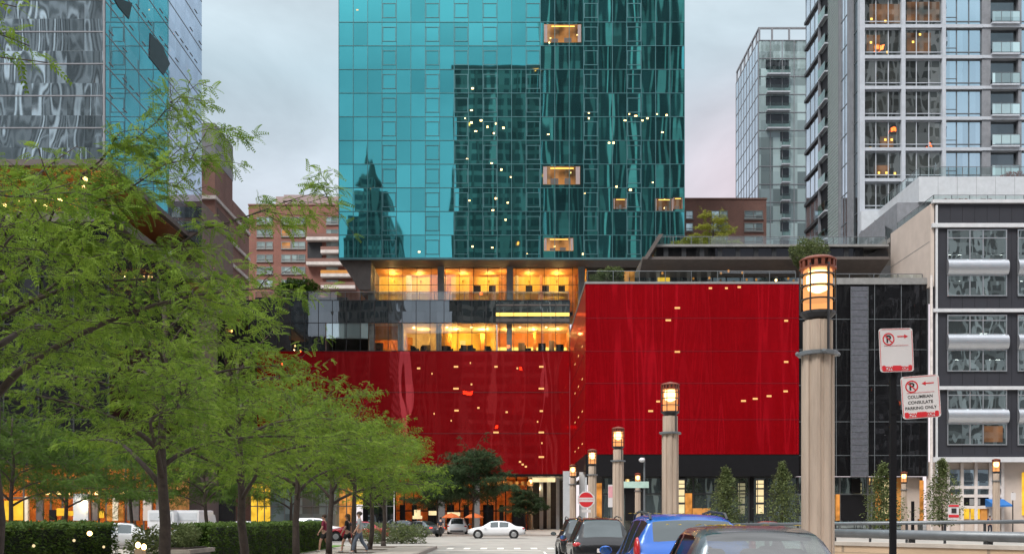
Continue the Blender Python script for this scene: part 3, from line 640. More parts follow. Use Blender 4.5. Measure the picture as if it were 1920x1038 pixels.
railing('roof_railing', 'glass railing on the roof edge of the charcoal building', [(cx0+.5,CY+10,cz1-.1), (cx0+.5,CY+.6,cz1-.1), (cx1,CY+.6,cz1-.1)], 1.1, 1.7, post='grey_metal')

# ---------------------------------------------------------------- right tower with its stepped terrace
WY = 123.; wx0 = X(1612,WY)
wt = thing('balcony_tower', 'tall pale grey residential tower with glass bays and balconies at the right edge', 'skyscraper', (55,WY,30))
FH = 57.5*WY/F; wz = [Z(51-57.5*k, WY) for k in range(-7, 9)]           # floor lines
wz0, wz1 = 33., wz[-1]+FH
body = MB(); body.box(wx0+.3, 72, WY+.5, 146, wz0, wz1-.5); body.build('core', M['pier'], wt)
m_ = MB()
for z in wz: m_.box(wx0-.06, X(1840,WY), WY-.30, WY+.48, z-.20, z+.20); m_.box(X(1840,WY), 72, WY-.34, WY+.48, z-.18, z+.18)
m_.build('floor_band', M['slab'], wt)
m_ = MB()
for px, w in ((1615,.62),(1692,.5),(1768,.45)): m_.box(X(px,WY)-w/2, X(px,WY)+w/2, WY-.36, WY+.46, wz0, wz1)
m_.build('vertical_fin', M['slab'], wt)
m_ = MB(); m_.box(X(1840,WY), X(1856,WY), WY-.2, WY+.46, wz0, wz1); m_.box(X(1908,WY), X(1914,WY), WY-.2, WY+.46, wz0, wz1); m_.build('pier', M['pier'], wt)
bays = ((1619,1689,'smoke_glass',3),(1695,1765,'smoke_glass',3),(1771,1840,'sky_glass',3),(1914,2040,'sky_glass',4))
for k in range(len(wz)-1):
    z0, z1 = wz[k]+.2, wz[k+1]-.2
    for (a, b, m, n) in bays:
        x0, x1 = X(a,WY), X(b,WY)
        w = MB(); w.box(x0, x1, WY+.1, WY+.2, z0, z1); wo = w.build('window', M[m], wt)
        f = MB(); bars(f, [x0+(x1-x0)*i/n for i in range(n+1)], [z0+.5, z1-.1], x0, x1, z0, z1, WY+.1, .09, .1)
        if m == 'sky_glass' and a < 1800: f.box(x0, x0+(x1-x0)/n, WY+.03, WY+.1, z0+1.0, z0+1.06)
        f.build('window_frame', M['slab'] if m == 'smoke_glass' else M['grey_metal'], wo)
    # balcony
    x0, x1 = X(1856,WY), X(1908,WY)
    b_ = MB(); b_.box(x0, x1, WY-.6, WY+.49, z0-.02, z0+.18); bo = b_.build('balcony', M['slab'], wt)
    g_ = MB(); g_.box(x0, x1, WY-.6, WY-.56, z0+.26, z0+1.45); g_.build('balcony_glass', M['pale_glass'], bo)
    g_ = MB(); bars(g_, fr(x0,x1,1.1), [z0+1.5], x0, x1, z0+.18, z0+1.5, WY-.6, .05, .03); g_.build('balcony_rail', M['grey_metal'], bo)
    d_ = MB(); d_.box(x0+.05, x1-.05, WY+.42, WY+.47, z0+.2, z1-.05); d_.build('balcony_window', M['dark_glass'], wt)
for (a, b, c, d) in ((1630,1688,8,44),(1700,1762,4,40),(1625,1650,66,96),(1700,1745,62,100),(1650,1675,256,280),(1640,1668,310,330)):
    flat_window(wt, a, b, c, d, WY+.099, 'lit_room_dim')
for (px, py) in ((1664,98),(1633,80),(1725,65),(1712,79),(1632,278),(1660,262),(1672,262),(1648,324),(1662,324),(1678,325),(1634,36),(1660,40)):
    y = WY+.08; m_ = MB(); m_.box(X(px-2,y), X(px+2,y), y-.01, y+.0, Z(py+2,y), Z(py-2,y)); m_.build('room_light', M['strip'], wt)
# left flank of the tower, looking at the turquoise tower
def flank(mbo, y0, y1, z0, z1, d=.1): mbo.box(wx0-d, wx0+.28, y0, y1, z0, z1)
YS = lambda px: wx0*F/(px-960.0)
fl = ((1512,1537,'left_side','flank_window'),(1553,1575,'louvre','louvre_wall'),(1578,1592,'left_side','flank_window'),(1602,1611,'dark_glass','flank_window'))
for (a, b, m, nm) in fl:
    y1, y0 = YS(a), YS(b)
    mb = MB(); flank(mb, y0, y1, 28, wz1, .05); o_ = mb.build(nm, M[m], wt)
    f = MB(); side_bars(f, fr(y0,y1,1.9) if m != 'louvre' else [], wz if m != 'louvre' else [28+.45*i for i in range(int((wz1-28)/.45))], y0, y1, 28, wz1, wx0-.05, -1, .1 if m != 'louvre' else .05, .05); f.build('flank_mullion', M['grey_metal'] if m != 'louvre' else M['pale_panel'], o_)
for (a, b) in ((1592,1602),(1575,1578),(1537,1540)):
    mb = MB(); flank(mb, YS(b), YS(a), 28, wz1, .25); mb.build('flank_pier', M['pier'], wt)
for z in wz: mb = MB(); flank(mb, YS(1537)-.1, YS(1512), z-.2, z+.2, .35); mb.build('flank_band', M['dark_metal'], wt)
for k in range(len(wz)-1):
    mb = MB(); mb.box(wx0-.02, wx0+.02, YS(1553), YS(1540), wz[k]+1.5, wz[k+1]-.2); mb.build('flank_recess', M['black'], wt)
    mb = MB(); mb.box(wx0-.5, wx0-.45, YS(1553), YS(1540), wz[k]+.2, wz[k]+1.45); mb.build('flank_balcony_glass', M['green_rail'], wt)
    mb = MB(); mb.box(wx0-.5, wx0+.02, YS(1553), YS(1540), wz[k]-.02, wz[k]+.18); mb.build('flank_balcony', M['slab'], wt)
# stepped terrace
QY = 110.; te = thing('white_terrace', 'white panelled terrace parapet stepping up in front of the grey tower', 'terrace', (48,QY,36))
qx0 = X(1723,QY); qz1, qz0 = Z(331,QY), Z(378,QY); QB = WY-.4
m_ = MB(); m_.box(qx0, 64, QY, QY+.4, qz0, qz1); m_.build('front_parapet', M['pale_panel'], te)
m_ = MB(); m_.box(qx0, qx0+.4, QY+.4, QB-.4, qz0, qz1); m_.build('side_parapet', M['pale_panel'], te)
m_ = MB(); m_.box(X(1613,QB), qx0+.4, QB-.4, QB, Z(434,QB), qz1-.02); m_.build('return_parapet', M['pale_panel'], te)
m_ = MB(); m_.box(qx0+.4, 64, QY+.4, QB, qz1-1.6, qz1-1.2); m_.build('deck', M['gravel_roof'], te)
m_ = MB(); m_.box(cx0+1, 64, QY+.3, QB, cz1-.5, qz0); m_.build('base_wall', M['pier'], te)
m_ = MB(); bars(m_, fr(qx0, 64, 2.2)[1:], [], 0, 0, qz0, qz1, QY, .03, .006); m_.build('joint', M['pier'], te)
railing('terrace_railing', 'glass railing on top of the white stepped terrace', [(qx0+.2,QB-.5,qz1), (qx0+.2,QY+.2,qz1), (64,QY+.2,qz1)], 1.15, 1.5, post='grey_metal')
railing('terrace_railing', 'dark stepped railing below the white terrace beside the beige wall', [(X(1640,121),121,Z(436,121)), (cx0+.2,CY+10.8,cz1-1.0)], 1.5, .8, post='dark_metal')

# ---------------------------------------------------------------- slim back tower
KY = 180.; kx0 = X(1422,KY)
kt = thing('pale_glass_tower', 'slim pale blue glass tower with open roof frame and stacked balconies', 'skyscraper', (50,KY,0))
kz1 = Z(76,KY); ky1 = kx0*F/(1380-960.)
m_ = MB(); m_.box(kx0, 66, KY, KY+.3, 20, kz1); m_.build('glass_front', M['pale_glass'], kt)
m_ = MB(); m_.box(kx0, kx0+.3, KY+.3, ky1, 20, kz1); m_.build('glass_side', M['left_side'], kt)
m_ = MB(); m_.box(kx0+.3, 66, KY+.3, ky1, kz1-1, kz1-.5); m_.build('roof', M['gravel_roof'], kt)
kfl = [kz1-3.25*i for i in range(20)]
m_ = MB(); bars(m_, fr(kx0, 66, 2.2), kfl, kx0, 66, 20, kz1, KY, .12, .08); side_bars(m_, fr(KY+.3, ky1, 2.2), kfl, KY+.3, ky1, 20, kz1, kx0, -1, .1, .06); m_.build('mullion', M['pier'], kt)
m_ = MB(); zt = Z(51,KY)
for x in (kx0+.2, X(1448,KY), X(1480,KY), 60): m_.box(x-.15, x+.15, KY, KY+.3, kz1, zt-.3)
m_.box(kx0, 66, KY, KY+.3, zt-.3, zt); m_.box(kx0, kx0+.3, KY+.3, ky1, zt-.3, zt)
for y in fr(KY+2, ky1-.3, 3.): m_.box(kx0, kx0+.3, y-.12, y+.12, kz1, zt-.3)
m_.build('roof_frame', M['pier'], kt)
for i in range(2, 19):
    z = kfl[i]; up = i < 6
    a, b = (1436,1479) if up else (1463,1479)
    if up: a += 0
    mb = MB(); mb.box(X(a,KY), X(b,KY), KY-.06, KY-.02, z+1.25, z+2.95); mb.build('balcony_recess', M['dark_glass'], kt)
    mb = MB(); mb.box(X(a,KY), X(b,KY), KY-1.1, KY-.02, z-.02, z+.2); bo = mb.build('balcony', M['slab'], kt)
    mb = MB(); mb.box(X(a,KY), X(b,KY), KY-1.1, KY-1.04, z+.2, z+1.3); mb.build('balcony_glass', M['rail_glass'], bo)
# ---------------------------------------------------------------- brick blocks
def brick_block(name, label, x0, x1, y, d, z0, z1, m, wins, cap=True):
    r = thing(name, label, 'building', ((x0+x1)/2, y, 0))
    mb = MB(); mb.box(x0, x1, y, y+d, z0, z1); mb.build('wall', M[m], r)
    if cap: mb = MB(); mb.box(x0-.1, x1+.1, y-.12, y+.3, z1-.001, z1+.25); mb.build('coping', M['brick2'], r)
    for (xa, xb, za, zb, lit) in wins:
        w = MB(); w.box(xa, xb, y-.02, y-.005, za, zb); wo = w.build('window', M['pale_glass'] if not lit else M['lit_room'], r)
        f = MB(); bars(f, fr(xa, xb, 1.5), [za+.04, zb-.04, za+(zb-za)*.3], xa, xb, za, zb, y-.02, .12, .06); f.box(xa-.12, xb+.12, y-.2, y-.02, za-.2, za-.02); f.build('window_frame', M['mid_grey'], wo)
    return r
AY = 190.
wins = []
for i, py in enumerate((413,436,459,483,506,530)):
    for (a, b) in ((482,497),(499,511),(528,545),(547,572),(612,634)):
        wins.append((X(a,AY), X(b,AY), Z(py+7,AY), Z(py-6,AY), (i, a) in ((1,528),(2,528))))
b1 = brick_block('brick_apartments', 'red brick apartment block with mauve rooftop storey left of the turquoise tower', X(466,AY), X(700,AY), AY, 20, 5, Z(385,AY), 'brick', wins)
m_ = MB(); m_.box(X(510,AY), X(690,AY), AY+3, AY+15, Z(385,AY)-.5, Z(359,AY)); m_.box(X(525,AY), X(600,AY), AY+3.2, AY+15, Z(359,AY), Z(355,AY)); m_.build('rooftop_storey', M['mauve'], b1)
m_ = MB(); m_.box(X(577,AY), X(604,AY), AY-.3, AY-.21, Z(486,AY), Z(455,AY)); m_.build('dark_recess', M['dark_metal'], b1)
for py in (451, 475, 497, 519, 541):
    x0 = 577 if py in (451,497) else 604
    m_ = MB(); m_.box(X(x0,AY), X(668,AY), AY-1.6, AY-.22, Z(py+3,AY), Z(py-3,AY)); bo = m_.build('balcony', M['white_band'], b1)
    m_ = MB(); m_.box(X(x0,AY), X(668,AY), AY-1.6, AY-1.5, Z(py-3,AY), Z(py-9,AY)); m_.build('balcony_panel', M['brick2'] if py != 519 else M['amber_wall'], bo)
DY = 165.
wins = []
for i, py in enumerate((402, 425, 449)):
    for (a, b) in ((1286,1299),(1334,1364),(1396,1430)): wins.append((X(a,DY), X(b,DY), Z(py+8,DY), Z(py-7,DY), False))
brick_block('brick_apartments', 'brown brick block with three window columns right of the turquoise tower', X(1262,DY), X(1437,DY), DY, 18, 5, Z(374,DY), 'brick2', wins)
# ---------------------------------------------------------------- grey capped brick building receding on the left
HX = X(403,140.)                                   # its long side runs along the street
hy = lambda px: HX*F/(px-960.0)
hb = thing('slim_brick_building', 'narrow brick building with a grey panelled top and slanting white ledges', 'building', (HX-2,140,0))
m_ = MB(); m_.box(HX-6, HX, 140., hy(436), 5, Z(262,140)); m_.build('brick_front', M['brick2'], hb)
m_ = MB(); m_.box(HX-6, HX+.05, 139.9, hy(436)+.1, Z(300,140), Z(231,140)); m_.build('panel_top', M['pier'], hb)
m_ = MB(); m_.box(HX-6, HX, hy(436)+.1, hy(467), 5, Z(385,hy(445))); m_.build('rear_wing', M['brick2'], hb)
m_ = MB(); m_.box(HX, HX+.04, hy(403)+1, hy(430), Z(480,140), Z(385,140)); m_.build('stair_window', M['dark_glass'], hb)
for zq in (Z(425,140), Z(468,140), Z(540,140), Z(400,hy(430))+.0):
    m_ = MB(); m_.box(HX, HX+.25, 140.0, hy(467), zq-.24, zq+.24); m_.box(HX-6, HX+.25, 139.6, 140., zq-.24, zq+.24); m_.build('ledge', M['white_band'], hb)
for zq in (26., 29.5, 33., 36.5):
    m_ = MB(); m_.box(HX, HX+.03, hy(458), hy(452), zq, zq+1.8); m_.build('window', M['dark_glass'], hb)
m_ = MB(); m_.box(HX-3, HX-1.8, 139.6, 139.88, Z(318,140), Z(308,140)); m_.build('wall_lamp', M['lit_cream'], hb)
# ---------------------------------------------------------------- mirrored tower on the left
LX, LY, LY2 = -34.8, 85., 111.7
lt = thing('mirrored_tower', 'tall mirrored glass tower with wavy reflections on the left edge', 'skyscraper', (-45,LY,30))
lz0, lz1 = Z(301,LY), 95.
m_ = MB(); m_.box(-80, LX-.05, LY, LY+.3, lz0, lz1); m_.build('glass_front', M['left_front'], lt)
m_ = MB(); m_.box(LX-.3, LX, LY+.3, LY2, lz0, lz1); m_.build('glass_side', M['left_side'], lt)
m_ = MB(); m_.box(-80, LX-.3, LY+.3, LY2, lz1-1, lz1-.4); m_.box(-80, LX-.3, LY2-.3, LY2-.002, lz0, lz1-1); m_.build('roof', M['gravel_roof'], lt)
lfl = [Z(300-60*k,LY) for k in range(0, 24) if Z(300-60*k,LY) < lz1]
m_ = MB(); bars(m_, [], lfl, -80, LX, lz0, lz1, LY, .10, .06); m_.box(LX-.10, LX+.06, LY-.07, LY+.1, lz0, lz1); m_.build('mullion', M['pier'], lt)
m_ = MB(); side_bars(m_, [], lfl, LY+.3, LY2, lz0, lz1, LX, 1, .08, .03)
rngl = random.Random(5)
for k, z in enumerate(lfl):
    for y in fr(LY+1, LY2-1, 1.5):
        if rngl.random() < .55: m_.box(LX, LX+.05, y-.03, y+.9, z+.55, z+.62)
m_.build('side_mullion', M['pier'], lt)
LYP = lambda px, py: (-LX*F/(960-px), CZ+(HZ-py)/F*(-LX*F/(960-px)))
m_ = MB(); m_.prism([LYP(211,-6), LYP(247,6), LYP(241,36), LYP(222,14)], LX+.01, LX+.06, 'x'); m_.build('dark_panel', M['dark_metal'], lt)  # dark angular shapes laid flat on the mirrored side
m_ = MB(); m_.prism([LYP(281,62), LYP(303,85), LYP(318,120), LYP(306,141), LYP(279,108)], LX+.01, LX+.06, 'x'); m_.build('dark_panel', M['dark_metal'], lt)
# podium of that tower: recessed lit floor, wooden eaves, dark glass, shops below
lp = thing('dark_podium', 'dark glass podium with amber lit wooden eaves behind the locust trees', 'building', (-45,82,0))
m_ = MB(); m_.box(-90, LX+.3, LY-.3, LY2, lz0-.5, lz0-.002); m_.build('tower_edge', M['soffit'], lp)
m_ = MB(); m_.box(-90, LX-.2, LY+.2, LY2-.3, lz0-.62, lz0-.51); m_.build('wooden_soffit', M['wood_soffit'], lp)
m_ = MB(); m_.box(X(326,106), X(378,106), 106, 118, .15, Z(377,106)); m_.build('rear_block', M['mauve_dark'], lp)
m_ = MB(); bars(m_, [], [Z(p,106) for p in (398,425,452,480)], X(326,106), X(378,106), 0, 0, 106, 1.1, .06); m_.build('window_band', M['grey_glass'], lp)
m_ = MB(); m_.box(-90, LX-4, LY+4, LY2, 27.5, lz0-.63); m_.build('recessed_wall', M['amber_wall'], lp)
for x in (-37., -41., -45., -49.):
    m_ = MB(); m_.box(x-.3, x+.3, LY+1, LY+1.6, 27.5, lz0-.63); m_.build('column', M['soffit'], lp)
    point('soffit_lamp', (x+1.6, LY+2.2, 29.6), 20, (1,.5,.12), .12, lp)
point('soffit_lamp', (LX-1.5, 88, 29.6), 40, (1,.5,.12), .12, lp)
for (px, py) in ((32,375),(70,376),(102,370),(112,375),(8,384),(86,388),(157,352),(160,336)):
    y = LY+.6; m_ = MB(); m_.ball((X(px,y), y, Z(py,y)), .22, .22, .2, 8); m_.build('globe_lamp', M['warm_light'], lp, True)
m_ = MB(); m_.box(-90, LX+1.6, LY-2, LY2, 26.4, 27.2); m_.build('podium_eave', M['soffit'], lp)
m_ = MB(); m_.box(-90, LX+.8, LY-1, LY2, 6.2, 26.4); m_.build('dark_wall', M['black_glass'], lp)
m_ = MB(); m_.box(LX+.85, LX+2.4, 103, LY2-.2, 25.6, 26.0); m_.build('side_eave', M['wood_soffit'], lp)
m_ = MB(); m_.box(LX-3, LX+2.6, LY2, LY2+14, 6, 24.2); m_.build('rear_wall', M['black_glass'], lp)
point('eave_lamp', (LX+2.6, LY2+3, 23.2), 40, (1,.5,.12), .15, lp)
m_ = MB(); bars(m_, fr(-90, LX+.8, 3.), [10., 14., 18., 22.], -90, LX+.8, 6.2, 26.4, LY-1, .12, .1); m_.build('mullion', M['dark_metal'], lp)
SHY = 84.6
room(lp, -48.4, X(312,SHY), SHY, SHY+6, .16, 6.15, 'orange_wall', 'amber_wall', 'amber_wall', 'shop_room')
for i in range(7): point('shop_lamp', (-47+2.5*i, SHY+3.2, 4.4), 32, (1,.58,.2), .12, lp)
m_ = MB(); bars(m_, [X(p,SHY) for p in (4,22,45,70,96,118,172,186,200,236,254,270,286,300,311)], [3.4, 6.], -48.4, X(312,SHY), .15, 6.18, SHY, .14, .1); m_.build('shop_frame', M['soffit'], lp)
for (a, b, c, d, m, nm) in ((8,40,938,974,'lit_yellow','lit_window'),(46,52,930,976,'cream','white_column'),(137,165,925,975,'pale_panel','stone_pier'),(211,221,930,975,'cream','white_column'),(200,209,946,975,'lit_amber','lit_window'),(223,229,946,975,'lit_amber','lit_window'),(106,124,952,966,'lit_yellow','lit_sign'),(128,138,957,966,'lit_yellow','lit_sign'),(186,192,957,970,'lit_yellow','lit_window'),(238,260,925,975,'soffit','wall'),(70,80,935,975,'soffit','wall'),(92,104,955,975,'black','wall'),(173,183,940,975,'soffit','wall'),(268,284,920,975,'beige','wall'),(292,310,920,975,'mauve_dark','wall')):
    mb = MB(); mb.box(X(a,SHY-.5), X(b,SHY-.5), SHY-.5, SHY-.2, max(.16,Z(d,SHY)), Z(c,SHY)); mb.build(nm, M[m], lp)
for px in (90, 110, 128, 170, 182, 230, 236):
    m_ = MB(); m_.tube((X(px,SHY+.6),SHY+.6,Z(926,SHY)), (X(px,SHY+.6),SHY+.6,Z(918,SHY)), .2, .12); m_.build('pendant_lamp', M['warm_light'], lp)
m_ = MB(); m_.tube((X(158,SHY-.8),SHY-.8,Z(953,SHY)), (X(158,SHY-.8),SHY-.8,Z(938,SHY)), .17, .17); m_.build('wall_lantern', M['bulb'], lp)
m_ = MB(); m_.box(X(312,110)-1, X(440,PY), PY+2, PY+2.4, .15, 22); m_.build('link_wall', M['black_glass'], lp)
m_ = MB(); m_.box(X(312,110), X(430,110), 112.2, 112.5, .15, 6.1); m_.build('link_front', M['dark_glass'], lp)

# ---------------------------------------------------------------- the towers across the street that the mirrors show, plus blocks added to fill reflections
fa = far_facade('far_a', (.19,.18,.16), (.05,.06,.055), 3.1, 3.6, .7, .62, .025)
fb = far_facade('far_b', (.17,.16,.14), (.015,.02,.02), 2.4, 3.3, .55, .7, .008)
fc = far_facade('far_c', (.16,.15,.14), (.03,.045,.05), 2., 3.6, .5, .6, .01)
fd = far_facade('far_d', (.42,.46,.48), (.10,.115,.12), 3.2, 7.5, .52, .92, .005)
fg = far_facade('far_g', (.30,.305,.27), (.022,.028,.028), 3.6, 3.5, .66, 1.1, .0015)
fe = far_facade('far_e', (.33,.34,.35), (.06,.07,.075), 3.4, 3.8, .66, .66, .03)
def far_tower(name, label, x0, x1, y1, d, z, m, steps=()):
    r = thing(name, label, 'skyscraper', ((x0+x1)/2, y1-d/2, 0))
    mb = MB(); mb.box(x0, x1, y1-d, y1, 0, z); mb.build('facade', m, r)
    mb = MB(); mb.box(x0-.2, x1+.2, y1-d-.2, y1+.2, z, z+1.2); mb.build('parapet', M['soffit'], r)
    for (a, b, z0, z1) in steps:
        mb = MB(); mb.box(a, b, y1-d*.8, y1-d*.2, z0, z1); mb.build('setback', m, r)
    return r
V = lambda px, y: X(px, 2*TY-y)
far_tower('office_tower', 'dark office tower reflected as a tall slab in the turquoise glass', V(852,-60), V(1014,-60), -60, 30, 149.5, fa, ((V(870,-60), V(980,-60), 150.7, 153.),))
far_tower('office_tower', 'broad dark tower filling the right half of the turquoise reflections', V(1017,-150), 73, -150, 40, 236, fg)
far_tower('reflected_block', 'long dark block added out of view to darken the reflection in the red glass box', 60, 150, -205, 30, 100, fg)  # added behind the view so the red box does not mirror bare sky
far_tower('reflected_block', 'low block added out of view to fill the left part of the red podium reflection', -80, -44.5, -108, 30, 66, fb)  # unseen filler, covers the sky gap mirrored by the podium wall
r3 = far_tower('spired_tower', 'stepped tower with a rounded spire reflected at lower left of the turquoise glass', V(642,-150), V(742,-150), -150, 40, 118, fc, ((V(648,-150), V(735,-150), 119.2, 131), (V(662,-150), V(716,-150), 131.2, 141), (V(672,-150), V(694,-150), 141.2, 147)))
m_ = MB(); m_.lathe([(4.6,147.2),(4.0,150),(2.6,153),(2.0,156),(1.2,159),(.25,161.5),(.12,165)], (V(681,-150), -170, 0), 14); m_.build('spire', M['soffit'], r3, True)
far_tower('reflected_block', 'lower dark office block reflected in the red podium glass', X(764,354), -20.5, -100, 30, 66, fb)
far_tower('apartment_tower', 'pale gridded tower reflected in the left mirrored tower', -170, -82, -70, 40, 150, fd)
far_tower('office_tower', 'dark tower reflected in the windows of the grey balcony tower', 92, 116.5, -22, 34, 190, fe)
far_tower('apartment_tower', 'pale gridded block reflected in the windows of the charcoal building', 118, 200, -30, 30, 66, fd)
# ================================================================== ground
m_ = MB(); m_.quad((-500,-300,-.02),(500,-300,-.02),(500,600,-.02),(-500,600,-.02)); structure(m_, 'ground', M['ground'])
m_ = MB(); m_.quad((-4.1,-40,0),(3.9,-40,0),(3.9,56,0),(-4.1,56,0)); m_.quad((-140,56,0),(140,56,0),(140,92,0),(-140,92,0)); structure(m_, 'road', M['asphalt'])
m_ = MB()
for i in range(11): x = -6.4+.93*i; m_.quad((x,54.2,.004),(x+.36,54.2,.004),(x+.36,56.6,.004),(x,56.6,.004))
m_.quad((-3.9,51.6,.004),(1.5,51.6,.004),(1.5,52.,.004),(-3.9,52.,.004))
m_.quad((1.55,-20,.004),(1.65,-20,.004),(1.65,50,.004),(1.55,50,.004))
structure(m_, 'road_markings', M['paint'])
m_ = MB(); m_.box(-9.4,-4.3,-20,54.5,-.3,.14); m_.box(-60,-14,-20,56,-.3,.12); structure(m_, 'pavement', M['pave'])
m_ = MB(); m_.box(4.1,70,-20,54.5,-.3,.14); structure(m_, 'pavement', M['pave'])
m_ = MB(); m_.box(-140,140,92.2,160,-.3,.14); structure(m_, 'pavement', M['pave'])
m_ = MB(); m_.box(-4.3,-4.1,-20,54.7,-.3,.16); m_.box(-9.4,-4.3,54.5,54.7,-.3,.16); m_.box(3.9,4.1,-20,54.7,-.3,.16); m_.box(4.1,70,54.5,54.7,-.3,.16); m_.box(-140,140,92.,92.2,-.3,.16); structure(m_, 'kerb', M['kerb'])
m_ = MB(); m_.box(-14,-9.4,-20,56,-.3,.17); structure(m_, 'lawn', M['grass'])
m_ = MB()
for y in (20.1, 26.5, 32.8, 38.6, 44.6, 49., 53.2): m_.quad((-7.9,y-.9,.144),(-6.2,y-.9,.144),(-6.2,y+.9,.144),(-7.9,y+.9,.144))
structure(m_, 'tree_pits', plain('soil', (.10,.075,.055), .95, var=.3, scale=9.))

# ================================================================== lamp columns
M['lamp_glass'] = None
def frosted(name, col, e):
    m, t, o = nt(name)
    a = N(t, 'ShaderNodeBsdfTransparent'); a.inputs[0].default_value = (1,.78,.55,1)
    em = N(t, 'ShaderNodeEmission'); em.inputs[0].default_value = c4(col); em.inputs[1].default_value = e
    mx = N(t, 'ShaderNodeMixShader'); mx.inputs[0].default_value = .7
    L(t, a.outputs[0], mx.inputs[1]); L(t, em.outputs[0], mx.inputs[2]); L(t, mx.outputs[0], o.inputs[0]); return m
M['lamp_glass'] = frosted('lamp_glass', (1,.44,.16), .75)
M['lamp_cap'] = plain('lamp_cap', (.20,.055,.03), .5, .3)
def lamp_proto(label, loc):
    r = thing('street_lamp', label, 'street lamp', (0,0,0), 'stone column lamps along the street')
    def octo(w, z0, z1, notch=.05):
        pts = []
        for i in range(8):
            a0 = math.pi/8+i*math.pi/4
            for da, rr in ((.06,1.),(.26,1.),(.30,1-notch*2),(.48,1-notch*2),(.52,1.)):
                a = a0+da*1.0; e = w/math.cos(((a-a0)-math.pi/8)) * math.cos(math.pi/8)
                pts.append((e*rr*math.cos(a), e*rr*math.sin(a)))
        m = MB(); m.prism(pts, z0, z1, 'z'); return m
    b = octo(.345, .14, 5.14); b.build('column', M['concrete'], r)
    b = octo(.31, 5.14, 5.84, .03); b.build('column_head', M['concrete'], r)
    b = MB(); b.lathe([(.44,0),(.44,.25),(.40,.30)], (0,0,.1), 8); b.build('base', M['concrete'], r)
    b = MB(); b.lathe([(.40,5.10),(.42,5.11),(.42,5.18),(.40,5.19)], k=16)
    for i in range(4):
        a = math.pi/4*(2*i+1) + math.pi/4
        b.ball((.43*math.cos(a), .43*math.sin(a), 5.145), .05,.05,.05, 6)
    b.build('collar', M['grey_metal'], r)
    b = MB(); b.lathe([(.20,5.84),(.28,5.90),(.36,5.98),(.36,6.03)], k=16); b.build('lantern_bowl', M['dark_metal'], r)
    b = MB(); b.lathe([(.285,6.03),(.30,6.1),(.30,6.86),(.285,6.93)], k=16); b.build('lantern_glass', M['lamp_glass'], r, True)
    b = MB(); b.lathe([(.06,6.44),(.20,6.50),(.235,6.60),(.235,6.80),(.20,6.88),(.08,6.90)], k=14); b.build('bulb', M['bulb'], r, True)
    b = MB()
    for i in range(6):
        a = math.pi/3*i-.2; x, y = .36*math.cos(a), .36*math.sin(a); b.tube((x,y,5.98 if i%3 != 2 else 5.16),(x,y,7.0),.018 if i%3 != 2 else .028, k=6)
    for z in (6.28, 6.56, 6.80):
        b.lathe([(.335,z-.012),(.352,z-.012),(.352,z+.012),(.335,z+.012),(.335,z-.012)], k=20)
    b.build('cage', M['dark_metal'], r)
    b = MB()
    for i in range(16):
        a = 2*math.pi*i/16; c, s = math.cos(a), math.sin(a)
        b.prism([(c*.33-s*.035, s*.33+c*.035),(c*.37-s*.035, s*.37+c*.035),(c*.37+s*.035, s*.37-c*.035),(c*.33+s*.035, s*.33-c*.035)], 6.93, 7.09, 'z')
    b.lathe([(.32,6.91),(.385,6.91),(.385,6.95),(.32,6.95)], k=20); b.lathe([(.385,7.09),(.385,7.12),(.30,7.17),(.14,7.21),(.03,7.24)], k=20)
    b.build('crown', M['lamp_cap'], r)
    l = bpy.data.lights.new('lamp_light', 'POINT'); l.energy = 40; l.color = (1,.58,.22); l.shadow_soft_size = .18
    lo = bpy.data.objects.new('lamp_light', l); COL.objects.link(lo); lo.parent = r; lo.location = (0,0,6.66)
    r.location = loc
    return r
lamp = lamp_proto('tall fluted stone column lamp standing nearest, beside the no parking signs', (6.45,21,0))
for loc, lab, sc in (((6.45,40.6,0),'fluted stone column lamp standing between the blue car and the leftmost small tree',1.),
        ((6.45,60.5,0),'stone column lamp standing just left of the traffic camera pole',1.),
        ((6.45,80.,0),'stone column lamp just right of the do not enter sign',1.),
        ((6.3,103.,0),'stone column lamp just left of the do not enter sign',1.),
        ((2.55,136.,0),'farthest stone column lamp, at the court entrance behind the white sedan',1.),
        ((X(1196,97.),97.,0),'short stone column lamp in front of the grey shop glass left of the blue car',.84),
        ((X(1695,97.),97.,0),'short stone column lamp in front of the black glass building',.86),
        ((X(1868,93.),93.,0),'stone column lamp beside the blue awning',1.)):
    dup(lamp, loc, lab, .2, sc)

# ================================================================== writing
def text_mesh(txt, size, mat, parent, loc, rz=0., name='lettering', align='CENTER', ext=.0008, bold=0.):
    c = bpy.data.curves.new(name, 'FONT'); c.body = txt; c.size = size; c.align_x = align; c.align_y = 'CENTER'; c.extrude = ext; c.offset = bold
    o = bpy.data.objects.new('tmp', c); COL.objects.link(o)
    dg = bpy.context.evaluated_depsgraph_get(); me = bpy.data.meshes.new_from_object(o.evaluated_get(dg))
    bpy.data.objects.remove(o); me.materials.clear(); me.materials.append(mat); me.name = name
    q = bpy.data.objects.new(name, me); COL.objects.link(q)
    q.rotation_euler = (math.pi/2, 0, rz); q.location = loc
    if parent is not None: q.parent = parent
    return q
M['sign_white'] = plain('sign_white', (.58,.555,.565), .4, var=.06)
M['sign_red'] = plain('sign_red', (.55,.02,.03), .4, var=.08)
M['sign_black'] = plain('sign_black', (.02,.02,.02), .5)
def rrect(w, h, r, n=5):
    p = []
    for cx, cz, a0 in ((w/2-r,h/2-r,0),(-w/2+r,h/2-r,90),(-w/2+r,-h/2+r,180),(w/2-r,-h/2+r,270)):
        for i in range(n+1): a = R(a0+90*i/n); p.append((cx+r*math.cos(a), cz+r*math.sin(a)))
    return p
